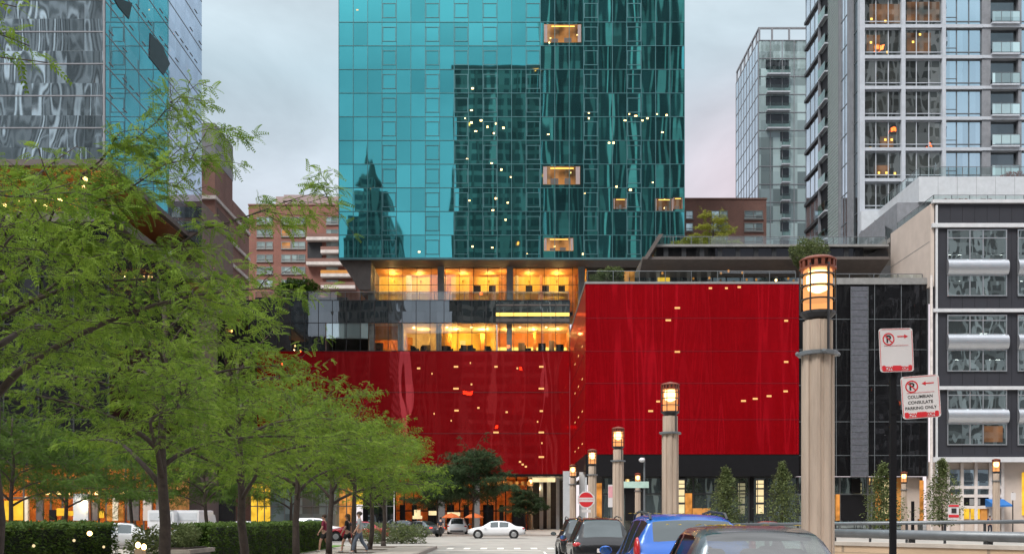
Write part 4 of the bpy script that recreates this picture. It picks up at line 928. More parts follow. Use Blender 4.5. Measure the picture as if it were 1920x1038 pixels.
def ring(mb, cx, cz, r0, r1, y0, y1, k=28):
    for i in range(k):
        a, b = 2*math.pi*i/k, 2*math.pi*(i+1)/k
        mb.prism([(cx+r0*math.cos(a),cz+r0*math.sin(a)),(cx+r1*math.cos(a),cz+r1*math.sin(a)),(cx+r1*math.cos(b),cz+r1*math.sin(b)),(cx+r0*math.cos(b),cz+r0*math.sin(b))], y0, y1, 'y')
def parking_sign(label, c, w, h, rz, tilt, arrow, lines):
    r = thing('parking_sign', label, 'parking sign', (0,0,0), 'no parking signs on the black post')
    b = MB(); b.prism(rrect(w,h,.025), -.0015, .0015, 'y'); b.build('sign_plate', M['sign_white'], r)
    b = MB(); hw, hh = w/2-.006, h/2-.006
    for p in ((-hw+.02,hw-.02,hh-.004,hh),(-hw+.02,hw-.02,-hh,-hh+.004)): b.box(p[0],p[1],-.0032,-.0017,p[2],p[3])
    for p in ((-hw,-hw+.004),(hw-.004,hw)): b.box(p[0],p[1],-.0032,-.0017,-hh+.02,hh-.02)
    b.build('border', M['sign_red'], r)
    cx, cz = -w*.22, h*.255
    b = MB(); ring(b, cx, cz, .043, .053, -.0040, -.0017)
    a = R(45); d = .046; n = .0045
    b.prism([(cx-d*math.cos(a)-n*math.sin(a), cz+d*math.sin(a)-n*math.cos(a)),(cx+d*math.cos(a)-n*math.sin(a), cz-d*math.sin(a)-n*math.cos(a)),(cx+d*math.cos(a)+n*math.sin(a), cz-d*math.sin(a)+n*math.cos(a)),(cx-d*math.cos(a)+n*math.sin(a), cz+d*math.sin(a)+n*math.cos(a))], -.0046, -.0041, 'y')
    b.build('no_parking_ring', M['sign_red'], r)
    text_mesh('P', .085, M['sign_black'], r, (cx, -.0028, cz-.002), bold=.003)
    b = MB(); az = h*.31; s = arrow; x0, x1 = w*.04, w*.36
    if s < 0: x0, x1 = x1, x0
    b.box(x0, x1-s*.03, -.0035, -.0017, az-.0045, az+.0045)
    b.prism([(x1,az),(x1-s*.034,az+.017),(x1-s*.034,az-.017)], -.0035, -.0017, 'y')
    b.box(-w*.36, w*.36, -.0035, -.0017, h*.10, h*.107)
    b.build('arrow', M['sign_red'], r)
    for i, t in enumerate(lines): text_mesh(t, .036, M['sign_black'], r, (-.005, -.0025, h*.005-.048*i), bold=.0006)
    b = MB()
    b.prism([(x, z-h*.41) for x, z in rrect(.085,.042,.012)], -.0035, -.0017, 'y')
    for s2 in (-1, 1): b.prism([(x+s2*(w/2-.034), z-h*.41) for x, z in rrect(.034,.046,.012)], -.0035, -.0017, 'y')
    b.box(-w*.44, w*.44, -.0030, -.0017, -h*.47, -h*.462)
    b.build('tow_band', M['sign_red'], r)
    text_mesh('TOW', .040, M['sign_red'], r, (-w*.265, -.003, -h*.415), bold=.0015); text_mesh('ZONE', .036, M['sign_red'], r, (w*.265, -.003, -h*.415), bold=.0015)
    r.rotation_euler = (0, R(tilt), rz); r.location = c
    return r
SPY = 8.6
sp_ = thing('sign_post', 'thin black metal sign post beside the nearest lamp column', 'sign post', (X(1676,SPY), SPY, .14))
m_ = MB(); m_.box(X(1676,SPY)-.024, X(1676,SPY)+.024, SPY, SPY+.045, .14, Z(690,SPY)); m_.box(X(1676,SPY)-.03, X(1676,SPY)+.12, SPY-.004, SPY-.001, Z(772,SPY)-.02, Z(772,SPY)+.02); m_.build('post', M['black'], sp_)
parking_sign('upper white no parking sign with red arrow pointing right and no wording lines', (X(1678,SPY), SPY-.03, Z(657,SPY)), .305, .375, R(6), -2.5, 1, [])
parking_sign('lower white no parking sign with red arrow pointing left above three lines of wording', (X(1721,SPY), SPY-.06, Z(745,SPY)), .315, .365, R(-8), -3.5, -1, ['COLUMBIAN','CONSULATE','PARKING ONLY'])
# do not enter
EY = 47.
dn = thing('do_not_enter_sign', 'red and white do not enter sign on a thin post left of the lamp columns', 'road sign', (X(1099,EY), EY, .14))
ex = X(1099,EY)
m_ = MB(); m_.tube((ex,EY+.04,.14),(ex,EY+.04,Z(894,EY)),.035,k=8); m_.build('post', M['pale_panel'], dn)
a8 = [(ex+.43*math.cos(R(22.5+45*i)), Z(936,EY)+.43*math.sin(R(22.5+45*i))) for i in range(8)]
m_ = MB(); m_.prism(a8, EY-.006, EY-.002, 'y'); m_.build('sign_plate', M['sign_white'], dn)
c_ = [(ex+.345*math.cos(2*math.pi*i/32), Z(936,EY)+.345*math.sin(2*math.pi*i/32)) for i in range(32)]
m_ = MB(); m_.prism(c_, EY-.012, EY-.007, 'y'); m_.build('red_disc', M['sign_red'], dn)
m_ = MB(); m_.box(ex-.33, ex+.33, EY-.017, EY-.0125, Z(936,EY)-.10, Z(936,EY)+.10); m_.build('white_bar', M['sign_white'], dn)
text_mesh('DO NOT ENTER', .085, M['sign_red'], None, (0,0,0)).name = 'lettering'
tx = bpy.data.objects['lettering']; 
for o in list(COL.objects):
    if o.name.startswith('lettering') and o.parent is None: o.parent = dn; o.location = Vector((ex, EY-.0185, Z(936,EY))) - dn.location
m_ = MB(); m_.box(ex-.22, ex+.22, EY-.012, EY-.004, Z(957,EY)-.07, Z(957,EY)+.07); m_.build('lower_plate', M['sign_white'], dn)
# sign mast with green street name board, camera pole
m_ = thing('street_name_sign', 'pale green street name board on a thin mast before the shop glass', 'road sign', (X(1208,90.), 90., .14))
b = MB(); b.tube((X(1208,90),90,.14),(X(1208,90),90,Z(858,90)),.09,k=8); b.build('mast', M['grey_metal'], m_)
b = MB(); b.box(X(1168,90), X(1216,90), 89.8, 89.88, Z(914,90), Z(902,90)); b.build('name_board', plain('board_green', (.40,.56,.50), .5), m_)
b = MB(); b.ball((X(1203,90),89.8,Z(862,90)), .3,.35,.22, 8); b.tube((X(1203,90),89.8,Z(862,90)),(X(1208,90),90,Z(858,90)),.05); b.build('traffic_camera', M['white_metal'], m_, True)
m_ = thing('banner_sign', 'tall white and pink notice board standing left of a lamp column', 'sign', (X(1146,86.),86.,.14))
b = MB(); b.tube((X(1146,86),86,.14),(X(1146,86),86,Z(908,86)),.06); b.build('post', M['grey_metal'], m_)
b = MB(); b.box(X(1140,86), X(1150,86), 85.85, 85.92, Z(950,86), Z(908,86)); b.build('sign_plate', M['sign_white'], m_)
b = MB(); b.box(X(1140.6,86), X(1149.4,86), 85.83, 85.849, Z(932,86), Z(911,86)); b.build('pink_panel', plain('pink', (.6,.28,.32), .6), m_)
m_ = thing('notice_sign', 'small white notice sign on a black post right of the blue awning', 'sign', (X(1899,88.),88.,.14))
b = MB(); b.tube((X(1899,88),88,.14),(X(1899,88),88,Z(922,88)),.05); b.build('post', M['black'], m_)
b = MB(); b.prism([(x+X(1899,88), z+Z(930,88)) for x, z in rrect(.42,.66,.08)], 87.9, 87.94, 'y'); b.build('sign_plate', M['sign_white'], m_)
m_ = thing('info_sign', 'red and white board on the pavement beside the rightmost small tree', 'sign', (X(1788,90.),90.,.14))
b = MB(); b.box(X(1778,90), X(1798,90), 90, 90.08, Z(973,90), Z(945,90)); b.build('sign_plate', M['sign_white'], m_)
b = MB(); b.box(X(1778.5,90), X(1797.5,90), 89.96, 89.998, Z(969,90), Z(964,90)); b.box(X(1778.5,90), X(1797.5,90), 89.96, 89.998, Z(949,90), Z(945.6,90)); b.build('red_band', M['sign_red'], m_)
b = MB(); b.box(X(1784,90), X(1793,90), 89.96, 89.998, Z(961,90), Z(952,90)); b.build('dark_mark', M['sign_black'], m_)
# lit pylons
for i, (px, lab, y) in enumerate(((1425,'lit cream lantern pylon between two small trees under the red wall',97.5),(1277,'lit cream lantern pylon right of the second nearest lamp column',97.5),(1661,'lit cream lantern pylon behind the sign post',97.5))):
    r = thing('lit_pylon', lab, 'pylon', (X(px,y), y, .14), 'lit pylons along the shop fronts')
    segs = ((900,914),(917,941),(945,962)); x = X(px,y)
    for a, c in segs: b = MB(); b.box(x-.30, x+.30, y-.3, y+.3, Z(c,y), Z(a,y)); b.build('lit_panel', M['lit_cream'], r)
    b = MB()
    for s1 in (-1,1):
        for s2 in (-1,1): b.box(x+s1*.31-.03, x+s1*.31+.03, y+s2*.31-.03, y+s2*.31+.03, .14, Z(897,y))
    for a, c in ((897,900),(914,917),(941,945),(962,966),(906,907.5),(928,930)): b.box(x-.335, x+.335, y-.335, y+.335, Z(c,y), Z(a,y))
    b.build('pylon_frame', M['dark_metal'], r)

# ================================================================== guard rails and low wall on the right
gr = thing('guard_rail', 'thick grey pipe guard rail in front of the stone wall on the right', 'guard rail', (12,36,.14))
p0, p1 = Vector(P0 := (X(1420,43),43,Z(995,43))), Vector((X(1960,29.6),29.6,Z(1007.5,29.6)))
b = MB(); b.tube(p0, p1, .165, k=14); b.build('pipe', M['grey_metal'], gr, True)
for t in (.05,.30,.565,.63,.86): q = p0.lerp(p1, t); b = MB(); b.box(q.x-.09, q.x+.09, q.y+.0, q.y+.16, .14, q.z-.08); b.build('post', M['dark_metal'], gr)
gr = thing('guard_rail', 'thin dark pipe rail farther back in front of the small trees', 'guard rail', (20,60,.14))
p0, p1 = Vector((X(1370,70),70,Z(983,70))), Vector((X(1960,58),58,Z(976.5,58)))
b = MB(); b.tube(p0, p1, .12, k=10); b.build('pipe', M['grey_metal'], gr, True)
for i in range(9): q = p0.lerp(p1, .03+i*.115); b = MB(); b.box(q.x-.06, q.x+.06, q.y-.06, q.y+.06, .1, q.z-.08); b.build('post', M['dark_metal'], gr)
sw = thing('stone_wall', 'low tan stone wall below the thick guard rail', 'wall', (14,30,.14))
M['tan'] = brick('tan', (.42,.30,.20), (.50,.38,.27), (.26,.2,.15), 1., 1.1, .22, .012)
p0, p1 = (X(1500,34),34.), (X(1990,27),27.)
b = MB(); d = Vector((p1[0]-p0[0], p1[1]-p0[1], 0)).normalized(); n = Vector((-d.y,d.x,0))*.4
q = [(p0[0],p0[1]),(p1[0],p1[1]),(p1[0]+n.x,p1[1]+n.y),(p0[0]+n.x,p0[1]+n.y)]
b.prism(q, .1, .80, 'z'); b.build('wall_body', M['tan'], sw)
b = MB(); b.prism([(p0[0]-n.x*.12,p0[1]-n.y*.12),(p1[0]-n.x*.12,p1[1]-n.y*.12),(p1[0]+n.x*1.1,p1[1]+n.y*1.1),(p0[0]+n.x*1.1,p0[1]+n.y*1.1)], .802, .92, 'z'); b.build('coping', M['pave'], sw)

# ================================================================== cars
M['tyre'] = plain('tyre', (.02,.02,.02), .85); M['rim'] = plain('rim', (.45,.46,.48), .3, .8)
M['car_glass'] = mirror_glass('car_glass', (.75,.85,.88), .13, (.012,.015,.016), pw=9, ph=9, wob=.0, dv=0)
M['car_glass_bright'] = mirror_glass('car_glass_bright', (.66,.88,.88), .17, (.045,.075,.075), pw=9, ph=9, wob=.004, dv=0)
M['tail'] = plain('tail', (.45,.01,.015), .2, coat=.6); M['tail_lit'] = emit('tail_lit', (1,.06,.04), 1.6); M['plate'] = plain('plate', (.65,.6,.6), .5)
M['head_lit'] = emit('head_lit', (1,.8,.5), 2.5); M['lens'] = plain('lens', (.6,.6,.6), .15); M['mirror'] = plain('mirror', (.5,.6,.62), .08, 1.)
def seen_through(name, tint, refl):
    m, t, o = nt(name)
    g = N(t, 'ShaderNodeBsdfGlossy'); g.inputs['Roughness'].default_value = .02
    a_ = N(t, 'ShaderNodeBsdfTransparent'); a_.inputs[0].default_value = c4(tint)
    mx = N(t, 'ShaderNodeMixShader'); mx.inputs[0].default_value = refl
    L(t, a_.outputs[0], mx.inputs[1]); L(t, g.outputs[0], mx.inputs[2]); L(t, mx.outputs[0], o.inputs[0]); return m
M['car_glass_clear'] = seen_through('car_glass_clear', (.38,.50,.48), .20)
def paint(name, col, metal=.35): return plain(name, col, .25, metal, .5, var=.03, coat=.35)
SUV = [(-2.34,.50,.80,.82,.72,.60),(-2.28,.40,.90,.92,.84,.62),(-2.18,.34,1.00,1.03,.90,.63),(-2.10,.32,1.03,1.10,.915,.635),(-1.86,.30,1.06,1.50,.92,.60),(-1.74,.30,1.06,1.62,.92,.585),(-1.2,.28,1.04,1.675,.925,.60),(-.3,.26,1.00,1.69,.93,.615),(.35,.26,.97,1.655,.93,.61),(.62,.26,.96,1.58,.93,.60),(1.30,.27,.95,1.06,.925,.64),(1.75,.28,.93,.98,.91,.62),(2.10,.30,.84,.88,.87,.58),(2.28,.36,.70,.74,.80,.52),(2.36,.42,.60,.62,.70,.46)]
CROSS = [(-2.34,.55,1.00,1.02,.78,.60),(-2.28,.42,1.12,1.14,.88,.63),(-2.18,.36,1.22,1.25,.93,.65),(-2.10,.33,1.26,1.30,.94,.66),(-1.92,.30,1.27,1.52,.945,.655),(-1.78,.30,1.25,1.66,.945,.64),(-1.2,.28,1.16,1.74,.945,.64),(-.3,.26,1.08,1.75,.945,.65),(.35,.26,1.04,1.71,.94,.645),(.62,.26,1.02,1.63,.94,.63),(1.30,.27,1.00,1.12,.93,.66),(1.75,.28,.98,1.03,.91,.62),(2.10,.30,.88,.92,.87,.58),(2.28,.36,.74,.78,.80,.52),(2.36,.42,.62,.64,.70,.46)]
SEDAN = [(-2.36,.48,.76,.78,.70,.56),(-2.30,.36,.88,.90,.82,.60),(-2.15,.30,.93,.96,.88,.62),(-1.75,.26,.94,1.00,.90,.60),(-1.62,.26,.94,1.03,.90,.60),(-1.05,.25,.93,1.34,.905,.55),(-.75,.24,.92,1.41,.91,.545),(-.1,.24,.91,1.44,.91,.555),(.35,.24,.90,1.41,.91,.555),(.55,.24,.90,1.36,.91,.55),(1.25,.25,.88,.98,.90,.60),(1.75,.27,.85,.90,.88,.60),(2.10,.30,.76,.80,.84,.56),(2.30,.36,.66,.70,.76,.50),(2.38,.42,.56,.58,.66,.44)]
HATCH = [(-2.12,.50,.80,.82,.72,.58),(-2.06,.38,.92,.94,.84,.62),(-1.98,.33,1.00,1.03,.90,.64),(-1.90,.31,1.02,1.08,.91,.64),(-1.35,.28,1.03,1.46,.915,.61),(-1.15,.28,1.02,1.55,.92,.60),(-.6,.27,1.00,1.60,.92,.61),(.1,.26,.96,1.60,.92,.615),(.5,.26,.94,1.54,.92,.605),(.68,.26,.94,1.48,.92,.60),(1.35,.27,.92,1.03,.91,.63),(1.72,.28,.88,.93,.89,.60),(1.98,.31,.78,.82,.84,.56),(2.10,.37,.66,.70,.76,.50),(2.16,.42,.58,.60,.68,.46)]
def make_car(name, label, cat, st, mpaint, rear, side, front, glass='car_glass', lit=False, rails=False, group=None, plate=True, tall=False):
    r = thing(name, label, cat, (0,0,0), group)
    ys0 = [s[0] for s in st]; A = np.array(st)
    cuts = sorted(set([round(y,3) for y in ys0] + [round(v,3) for pr in (rear, front) + tuple(side) for v in pr] + [round(v,3) for v in np.arange(ys0[0]+.1, ys0[-1], .16)]))
    # smooth (hermite) interpolation along the length
    def interp(y):
        i = max(0, min(len(ys0)-2, int(np.searchsorted(ys0, y, 'right'))-1))
        h = ys0[i+1]-ys0[i]; t = (y-ys0[i])/h; out = []
        for c in range(1, 6):
            v0, v1 = A[i,c], A[i+1,c]; sl = (v1-v0)/h
            def tan(k):
                if k == 0 or k == len(ys0)-1: return sl
                a = (A[k,c]-A[k-1,c])/(ys0[k]-ys0[k-1]); b_ = (A[k+1,c]-A[k,c])/(ys0[k+1]-ys0[k])
                return 0. if a*b_ <= 0 else 2*a*b_/(a+b_)
            m0, m1 = tan(i), tan(i+1)
            out.append((2*t**3-3*t**2+1)*v0+(t**3-2*t**2+t)*h*m0+(-2*t**3+3*t**2)*v1+(t**3-t**2)*h*m1)
        return out
    rings = []
    for y in cuts:
        zb, ze, zt, w, wr = interp(y); g = max(zt-ze, .01)
        half = [(0,zb),(w*.82,zb),(w*.96,zb+.10),(w*1.0,zb+(ze-zb)*.45),(w*.995,ze-.14),(w*.965,ze-.03),(w*.94,ze),
                (w*.94+(wr-w*.94)*.5,ze+g*.50),(wr+.02,ze+g*.86),(wr*.93,ze+g*.96),(wr*.80,zt-.004),(wr*.4,zt+.012),(0,zt+.016)]
        rings.append([(x,y,z) for x, z in half] + [(-x,y,z) for x, z in half[-2:0:-1]])
    K = len(rings[0]); H = 12
    groups = {'body':[], 'rear_window':[], 'windscreen':[], 'side_window':[]}
    def seg(k):   # fold the two sides together
        return k if k < H else K-1-k
    for i in range(len(cuts)-1):
        y = (cuts[i]+cuts[i+1])/2
        for k in range(K):
            s_ = seg(k); kind = 'body'
            if 9 <= s_ <= 11 or s_ == 8 and False:
                if rear[0] < y < rear[1]: kind = 'rear_window'
                elif front[0] < y < front[1]: kind = 'windscreen'
            if s_ in (6,7):
                for q_, (a, b_) in enumerate(side):
                    if a < y < b_: kind = 'side_window%d%d' % (q_, k < H)
            groups.setdefault(kind, []).append((rings[i][k], rings[i][(k+1)%K], rings[i+1][(k+1)%K], rings[i+1][k]))
    for kind, fs in groups.items():
        if not fs: continue
        idx = {}; v = []; f = []
        for q in fs:
            t = []
            for p in q:
                key = (round(p[0],4),round(p[1],4),round(p[2],4))
                if key not in idx: idx[key] = len(v); v.append(p)
                if idx[key] not in t: t.append(idx[key])
            if len(t) > 2: f.append(tuple(t))
        if kind == 'body':
            for rg, rev in ((rings[0], False), (rings[-1], True)):
                t = [idx[(round(p[0],4),round(p[1],4),round(p[2],4))] for p in rg]; f.append(tuple(t[::-1] if not rev else t))
        mb = MB(); mb.v = v; mb.f = f; mb.m = [0]*len(f)
        o = mb.build(kind if 'side' not in kind else 'side_window', mpaint if kind == 'body' else M[glass], r, True)
    wst = interp(st[0][0]+.2)[3]
    for y in (st[0][0]+.92, st[-1][0]-.86):
        for s in (-1, 1):
            w = interp(y)[3]
            a = MB(); a.tube((s*(w-.05),y,.345),(s*(w+.012),y,.345),.40,k=24); a.build('wheel_arch', M['black'], r)
            t = MB(); t.tube((s*(w-.2),y,.33),(s*(w+.025),y,.33),.33,k=24); to = t.build('wheel', M['tyre'], r)
            c = MB(); c.tube((s*(w+.02),y,.33),(s*(w+.034),y,.33),.22,.20,k=18)
            for q in range(5):
                an = 2*math.pi*q/5; c.box(s*(w+.034), s*(w+.045), y+.1*math.cos(an)-.02, y+.1*math.cos(an)+.02, .33+.1*math.sin(an)-.02, .33+.1*math.sin(an)+.02)
            c.build('rim', M['rim'], to)
    ye = st[0][0]; ze = interp(ye+.15)[1]; we = interp(ye+.12)[3]
    for s in (-1, 1):
        t = MB(); t.ball((s*(we-.10), ye+.16, ze-.10), .15, .14, .085, 10) if not tall else t.ball((s*(we-.04), ye+.20, ze-.02), .055, .15, .22, 12); t.build('tail_light', M['tail_lit'] if lit else M['tail'], r, True)
        hy_ = st[-1][0]; t = MB(); t.ball((s*(interp(hy_-.2)[3]-.12), hy_-.16, interp(hy_-.15)[1]-.02), .14, .16, .07, 10); t.build('headlight', M['head_lit'] if lit else M['lens'], r, True)
        ym = front[0]+.42; wm = interp(ym)[3]; zm = interp(ym)[1]
        t = MB(); t.ball((s*(wm+.12), ym, zm+.10), .12, .07, .085, 10); mo = t.build('wing_mirror', mpaint, r, True)
        g = MB(); g.prism([(s*(wm+.12)+x, zm+.10+z) for x, z in rrect(.19,.125,.05)], ym-.078, ym-.07, 'y'); g.build('mirror_glass', M['mirror'], mo)
    t = MB(); t.box(-.62, .62, ye-.03, ye+.2, .38, .52); t.build('bumper', M['dark_metal'], r)
    if plate: t = MB(); t.box(-.2, .2, ye-.02, ye+.1, .66, .78); t.build('licence_plate', M['plate'], r)
    if rails:
        for s in (-1, 1):
            t = MB(); pts = [(s*.60, y, interp(y)[2]+d) for y, d in ((-1.65,-.02),(-1.5,.05),(-.3,.06),(.3,.05),(.45,-.02))]; t.path(pts, [.022]*5, 6); t.build('roof_rail', M['dark_metal'], r)
    t = MB(); zw = interp(rear[0])[2]; t.tube((-.28, rear[0]+.05, zw+.055), (.12, rear[0]+.14, zw+.16), .011, k=6); t.build('wiper', M['black'], r)
    return r
def litter(label, pts, z, seed):
    """a few fallen leaves"""
    rg = random.Random(seed); b = MB()
    for (x, y, n, sp) in pts:
        for i in range(n):
            px, py = x+rg.gauss(0,sp), y+rg.gauss(0,sp); a = rg.random()*6.3; l, w = rg.uniform(.025,.05), rg.uniform(.012,.02); zz = z(px,py)+rg.uniform(.004,.012)
            c, s = math.cos(a), math.sin(a)
            b.quad((px-c*l,py-s*l,zz),(px+s*w,py-c*w,zz+.01),(px+c*l,py+s*l,zz),(px-s*w,py+c*w,zz+.006))
    o = b.build('fallen_leaves', M['litter']); tag(o, label, 'leaves', kind='stuff'); return o
def put(c, x, y, rz=0., sc=1.): c.location = (x,y,0); c.rotation_euler = (0,0,rz); c.scale = (sc,sc,sc); return c
P_blue = paint('paint_blue', (.004,.10,.46), .1); P_black = paint('paint_black', (.018,.019,.022)); P_silver = paint('paint_silver', (.13,.14,.155), .6)
P_white = paint('paint_white', (.68,.69,.72), 0); P_red = paint('paint_red', (.40,.012,.03), .1); P_grey = paint('paint_grey', (.10,.11,.12)); P_maroon = paint('paint_maroon', (.16,.02,.02))
sil = make_car('parked_car', 'silver grey hatchback with a large pale rear window, parked nearest', 'car', HATCH, P_silver, (-1.88,-1.16), ((-.95,-.2),(-.1,.6)), (.70,1.33), 'car_glass_clear')
b = MB(); b.box(-.74,.74,-1.72,1.2,.35,.90); b.build('cabin_floor', M['dark_metal'], sil)
b = MB(); b.box(-.56,.56,-1.0,.40,1.46,1.50); b.build('headliner', M['mid_grey'], sil)
for sx_, sy_ in ((-.42,-.85),(0,-.85),(.42,-.85),(-.38,.1),(.38,.1)):
    b = MB(); b.prism([(sx_+x_, 1.02+z_) for x_, z_ in rrect(.40 if sy_ < 0 else .5,.36,.08)], sy_, sy_+.14, 'y'); b.build('seat', M['charcoal'], sil)
    b = MB(); b.prism([(sx_+x_, 1.29+z_) for x_, z_ in rrect(.26,.17,.07)], sy_+.02, sy_+.12, 'y'); b.build('headrest', M['charcoal'], sil)
b = MB(); b.box(-.7,.7,-1.75,-1.2,.902,.98); b.build('parcel_shelf', M['dark_metal'], sil)
put(sil, 2.58, 11.35, R(-2), 1.0)
blu = make_car('parked_car', 'bright blue suv with roof rails parked behind the nearest car', 'car', CROSS, P_blue, (-2.06,-1.80), ((-1.72,-1.0),(-.92,-.15),(-.05,.58)), (.64,1.28), rails=True, tall=True)
put(blu, 2.78, 17.3, R(0), 1.0)
blk = make_car('parked_car', 'black suv with red tail lights parked ahead of the blue suv', 'car', SUV, P_black, (-2.09,-1.76), ((-1.55,-1.0),(-.92,-.15),(-.05,.58)), (.64,1.28), 'car_glass', rails=True)
put(blk, 2.75, 32.2)
c_ = dup(blk, (2.75, 39.8, 0), 'black suv mostly hidden ahead of another black suv in the parked row')
wse = make_car('moving_car', 'white sedan crossing the street in front of the court entrance', 'car', SEDAN, P_white, (-1.60,-.78), ((-1.0,-.25),(-.15,.50)), (.57,1.22), 'car_glass')
put(wse, X(931,83), 83., R(90))
c_ = dup(wse, (X(672,74), 74., 0), 'low red car passing behind the walking pedestrians', R(90))
for ch in c_.children:
    if ch.name.startswith('body') or ch.name.startswith('wing'): 
        ch.data = ch.data.copy(); ch.data.materials[0] = P_red
wsu = make_car('moving_car', 'white suv seen from behind, left of the white sedan', 'car', SUV, P_white, (-2.09,-1.76), ((-1.55,-1.0),(-.92,-.15),(-.05,.58)), (.64,1.28))
put(wsu, X(862,100), 97.)
gse = make_car('moving_car', 'dark grey sedan with glowing red tail lights left of the white suv', 'car', SEDAN, P_grey, (-1.60,-.78), ((-1.0,-.25),(-.15,.50)), (.57,1.22), lit=True)
put(gse, X(792,92), 90., R(48))
c_ = dup(gse, (X(757,104), 103., 0), 'silver grey sedan under the end of the round hedge', R(70))
c_ = dup(wse, (X(462,78), 78., 0), 'white sedan whose roof shows over the long hedge behind the second trunk', R(-90))
c_ = dup(wsu, (X(592,84), 84., 0), 'white car roof showing over the long hedge behind the fourth trunk', R(-90))
c_ = dup(wse, (X(230,52), 52., 0), 'white and black car seen in the gap between the two hedges', R(-75))
c_ = dup(gse, (X(1430,82), 80., 0), 'maroon car half hidden between the blue suv and the nearest lamp column', R(-90))
for ch in c_.children:
    if ch.name.startswith('body'): ch.data = ch.data.copy(); ch.data.materials[0] = P_maroon
for k, (px, y) in enumerate(((321,79.),(367,80.))):
    if k == 0:
        va = thing('delivery_van', 'white delivery van parked nearer the amber shop fronts', 'van', (0,0,0))
        b = MB(); b.prism(rrect(2.0,1.9,.12), -2.4, 1.4, 'y'); b.v = [(x,yy,z+1.35) for x,yy,z in b.v]; b.build('cargo_body', P_white, va)
        b = MB(); b.prism([(1.4,.45),(3.0,.45),(3.05,1.0),(2.5,1.2),(2.0,1.95),(1.4,2.0)], -.95, .95, 'x'); b.build('cab', P_white, va)
        b = MB(); b.prism([(2.5,1.24),(2.04,1.92),(2.02,1.92),(2.46,1.24)], -.8, .8, 'x'); b.v = [(x,yy+.03,z) for x,yy,z in b.v]; b.build('windscreen', M['car_glass'], va)
        b = MB(); b.box(-.85,.85,-2.44,-2.405,1.5,2.1); b.build('rear_door', M['pale_panel'], va)
        for s in (-1,1):
            for yy in (-1.6, 2.1): b = MB(); b.tube((s*.78,yy,.36),(s*1.0,yy,.36),.36,k=18); b.build('wheel', M['tyre'], va)
            b = MB(); b.box(s*.92-.06, s*.92+.06, -2.45, -2.406, .7, 1.0); b.build('tail_light', M['tail'], va)
        va.location = (X(px,y), y, 0)
    else: dup(va, (X(px,y), y, 0), 'white delivery van parked right of the other van, behind the planter')
# fallen leaves on the car roofs
litter('fallen yellow leaves scattered over the parked cars and road', [(2.25,10.7,26,.10),(2.45,11.4,14,.3),(2.7,17.2,26,.4),(2.3,17.4,10,.2),(2.6,32.2,30,.45)], lambda x, y: 1.61 if y < 15 else (1.765 if y < 25 else 1.695), 3)

# ================================================================== people
SKIN = plain('skin', (.48,.28,.20), .6, var=.05)
def cloth(n, c): return plain('cloth_'+n, c, .9, var=.12, scale=6.)
def skin_mesh(name, J, E, mat, parent, sub=2, rootv=0):
    me = bpy.data.meshes.new(name); me.from_pydata([j[0] for j in J], E, [])
    o = bpy.data.objects.new(name, me); COL.objects.link(o)
    sk = o.modifiers.new('s', 'SKIN'); sk.use_smooth_shade = True
    for i, j in enumerate(J):
        q = j[1]; me.skin_vertices[0].data[i].radius = q if isinstance(q, tuple) else (q, q)
        me.skin_vertices[0].data[i].use_root = (i == rootv)
    sb = o.modifiers.new('b', 'SUBSURF'); sb.levels = sub; sb.render_levels = sub
    dg = bpy.context.evaluated_depsgraph_get(); em = bpy.data.meshes.new_from_object(o.evaluated_get(dg))
    bpy.data.objects.remove(o); em.materials.clear(); em.materials.append(mat); em.name = name
    n = bpy.data.objects.new(name, em); COL.objects.link(n); n.parent = parent
    em.polygons.foreach_set('use_smooth', [True]*len(em.polygons))
    return n
